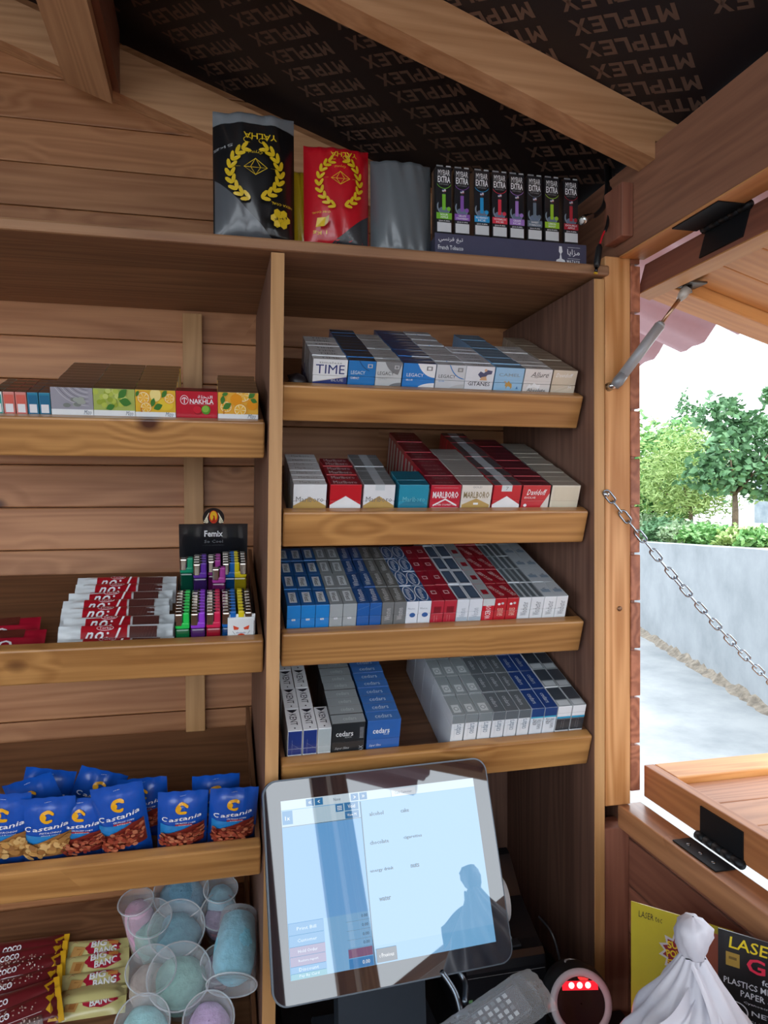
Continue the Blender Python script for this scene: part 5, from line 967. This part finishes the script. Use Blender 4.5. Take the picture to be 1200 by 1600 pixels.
q = MB(); q.T = Matrix.Translation((-.004, .028, .0475)) @ Euler((R(12), 0, 0)).to_matrix().to_4x4(); q.lathe([(.0065, .0), (.0065, .001), (.010, .001), (.010, .0)], mat('b0b4b8', .4), 24, mod=lambda a, z, i: 1); q.build('round_button', sn)
q = MB(); q.T = rotT((0, .03, -.1)); q.lathe([(.040, -.035), (.03, -.02), (.02, .0), (.018, .06)], mat('17191d', .45), 20); q.build('neck', sn)
ll = bpy.data.lights.new('scanner_led', 'POINT'); ll.energy = .012; ll.color = (1, .05, .05); ll.shadow_soft_size = .01; lo = bpy.data.objects.new('scanner_led', ll); COL.objects.link(lo); lo.location = at(945, 1560, -.17)
# remote control in a clear bag
ra, rb_ = at(742, 1612, -.20), at(838, 1552, -.16); dv = (rb_-ra); ex = dv.normalized(); ey = Vector((0, 0, 1)).cross(ex).normalized(); nn = (ex.cross(ey)+Vector((0, -.55, 0))).normalized(); ey = nn.cross(ex)
rc = thing('remote_control', 'dark remote control sealed in a clear plastic bag', 'remote control'); rc.matrix_world = Matrix(((ex.x, ey.x, nn.x, ra.x), (ex.y, ey.y, nn.y, ra.y), (ex.z, ey.z, nn.z, ra.z), (0, 0, 0, 1)))
L_ = dv.length
q = MB(); q.box((-.03, -.02, -.012), (L_*.78, .02, .004), mat('3c4450', .4), .004); q.build('handset', rc)
for a in range(6):
    for b in range(4): q = MB(); q.box((.005+.011*a, -.015+.0085*b, .0042), (.0115+.011*a, -.0095+.0085*b, .0055), mat('b8c0c8' if (a+b) % 3 else '6c7480', .5), .0005); q.build('key', rc)
q = MB(); rnd = random.Random(2); hm = [[rnd.uniform(-.002, .002) for _ in range(20)] for _ in range(30)]
q.grid(26, 14, lambda u, v: (-.04+(L_+.055)*u-.0, -.032+.064*v, .0085+hm[int(u*26)][int(v*14)]-.012*abs(2*v-1)**3-.012*max(0, u-.85)/.15), clear('bag_film', haze=.18)); q.build('plastic_bag', rc)
# tied white carrier bag
wbm = bpy.data.materials.new('thin_white_plastic'); wbm.use_nodes = True; b_ = wbm.node_tree.nodes['Principled BSDF']; b_.inputs['Base Color'].default_value = lin('cacad4'); b_.inputs['Roughness'].default_value = .4; b_.inputs['Subsurface Weight'].default_value = .25; b_.inputs['Subsurface Radius'].default_value = (.02, .02, .02); b_.inputs['Subsurface Scale'].default_value = .3
kb_ = at(1083, 1492, -.40); bgp = thing('carrier_bag', 'knotted white plastic carrier bag in front of the glue cards', 'bag', (kb_.x, kb_.y, .636)); hz_ = kb_.z-.636
def fold(a, z, i): k = min(1, max(0, (hz_-z)/hz_)); return 1+.10*math.sin(7*a+i*.25)*(.4+k)+.07*math.sin(13*a-i*.4)*(1-k*.5)+.10*math.sin(2*a+1.0)*k
q = MB(); prf = [(.070, .0), (.092, .012), (.098, .07), (.082, .125), (.060, .13)]; prf = [(r, z*(hz_-.12)/.13) for r, z in prf[:4]]+[(.070, hz_-.095), (.056, hz_-.068), (.040, hz_-.044), (.024, hz_-.02), (.0125, hz_)]
pf = []
for i in range(len(prf)-1):
    for k in range(4): t = k/4; pf.append((prf[i][0]*(1-t)+prf[i+1][0]*t, prf[i][1]*(1-t)+prf[i+1][1]*t))
q.lathe(pf+[prf[-1]], wbm, 72, mod=fold, cap0=True); q.build('body', bgp)
q = MB(); q.lathe([(.0125, hz_), (.016, hz_+.008), (.019, hz_+.020), (.018, hz_+.032), (.012, hz_+.040), (.001, hz_+.043)], wbm, 40, mod=lambda a, z, i: 1+.14*math.sin(3*a+i)+.09*math.sin(8*a+i*2)); q.build('knot', bgp)
q = MB(); q.grid(12, 16, lambda u, v: (.005+.028*v-.02*u*(1+v), -.016-.018*math.sin(v*3)-.02*v, hz_-.002-.085*v+.004*math.sin(u*9)), wbm); q.build('handle_flap', bgp)
q = MB(); q.grid(16, 12, lambda u, v: (-.012-.062*u, -.012-.02*math.sin(u*2.5)-.010*v, hz_-.020-.028*u-.030*v*(.35+u*.9)+.0035*math.sin(v*7+u*5)), wbm); q.build('handle_flap', bgp)
# glue display cards
def gluecard(nm, lb, u0, v0, Y, yaw, W, H, colr, fnp):
    p = at(u0, v0, Y); e = thing(nm, lb, 'display card', (p.x, p.y, p.z-H), (0, 0, R(-yaw)))
    q = MB(); q.box((0, 0, 0), (W, .0015, H), card(colr)); P_ = Print(q, lambda x, y, l: (x, -.0002-l, y), W, H); fnp(P_); q.build('card', e); return e
def yel(P):
    k = card('1c1c1c'); P.text('LASER tec', .20, .93, .24, .045, k, 0, 0, .1)
    P.poly([(.50+.22*(1.0 if j % 2 else .72)*math.cos(R(j*15)), .73+.15*(1.0 if j % 2 else .72)*math.sin(R(j*15))) for j in range(24)], card('c8c0c4')); P.poly([(.50+.18*(1.0 if j % 2 else .75)*math.cos(R(j*15)), .73+.12*(1.0 if j % 2 else .75)*math.sin(R(j*15))) for j in range(24)], card('8c1c24'))
    P.text('SUPER', .5, .79, .26, .05, card('e8c828'), 10, .03); P.text('POWER', .5, .73, .28, .05, card('e8c828'), 10, .03); P.text('STRONG', .5, .67, .26, .04, card('e8c828'), 10, .03)
    P.rect(.72, .45, 1, .95, card('b0604c')); 
    for j in range(8): P.rect(.62, .28-.022*j, .94, .292-.022*j, card('8c7c28'))
def blkc(P):
    y_ = card('e8d020'); P.text('LASER', .36, .925, .50, .085, y_, 0, .01, .1); P.text('tec', .76, .90, .22, .06, y_, 0, 0, .3); P.rect(.08, .75, .22, .85, card('a88838')); P.rect(.11, .80, .19, .82, card('6c5420')); P.text('GLUE', .62, .80, .66, .11, card('e03050'), 0, .02)
    w = card('d8dce4'); P.text('for', .5, .70, .12, .04, w, 0, .01); P.text('PLASTICS METAL WOOD', .52, .64, .92, .045, w, 0, .01); P.text('PAPER & LEATHER', .58, .575, .70, .045, w, 0, .01); P.text('Cyanoacrylate adhesive', .56, .515, .6, .02, w)
    P.disc(.19, .44, .12, .065, w, 24); P.disc(.19, .44, .105, .057, card('14181c'), 24); P.text('La', .19, .44, .12, .05, w, 0, 0, .3); P.text('NET.3g', .52, .45, .36, .045, w, 0, .01); P.text('GULFIX TECH', .56, .385, .5, .03, w); P.text('Laser', .4, .27, .36, .06, y_, 0, 0, .2)
gluecard('glue_card', 'yellow glue display card with red starburst behind the white bag', 986, 1408, -.19, 47, .132, .20, 'bcab28', yel)
gluecard('glue_card', 'black glue display card with yellow and pink lettering at the right edge', 1122, 1450, -.32, 47, .112, .17, '14181c', blkc)
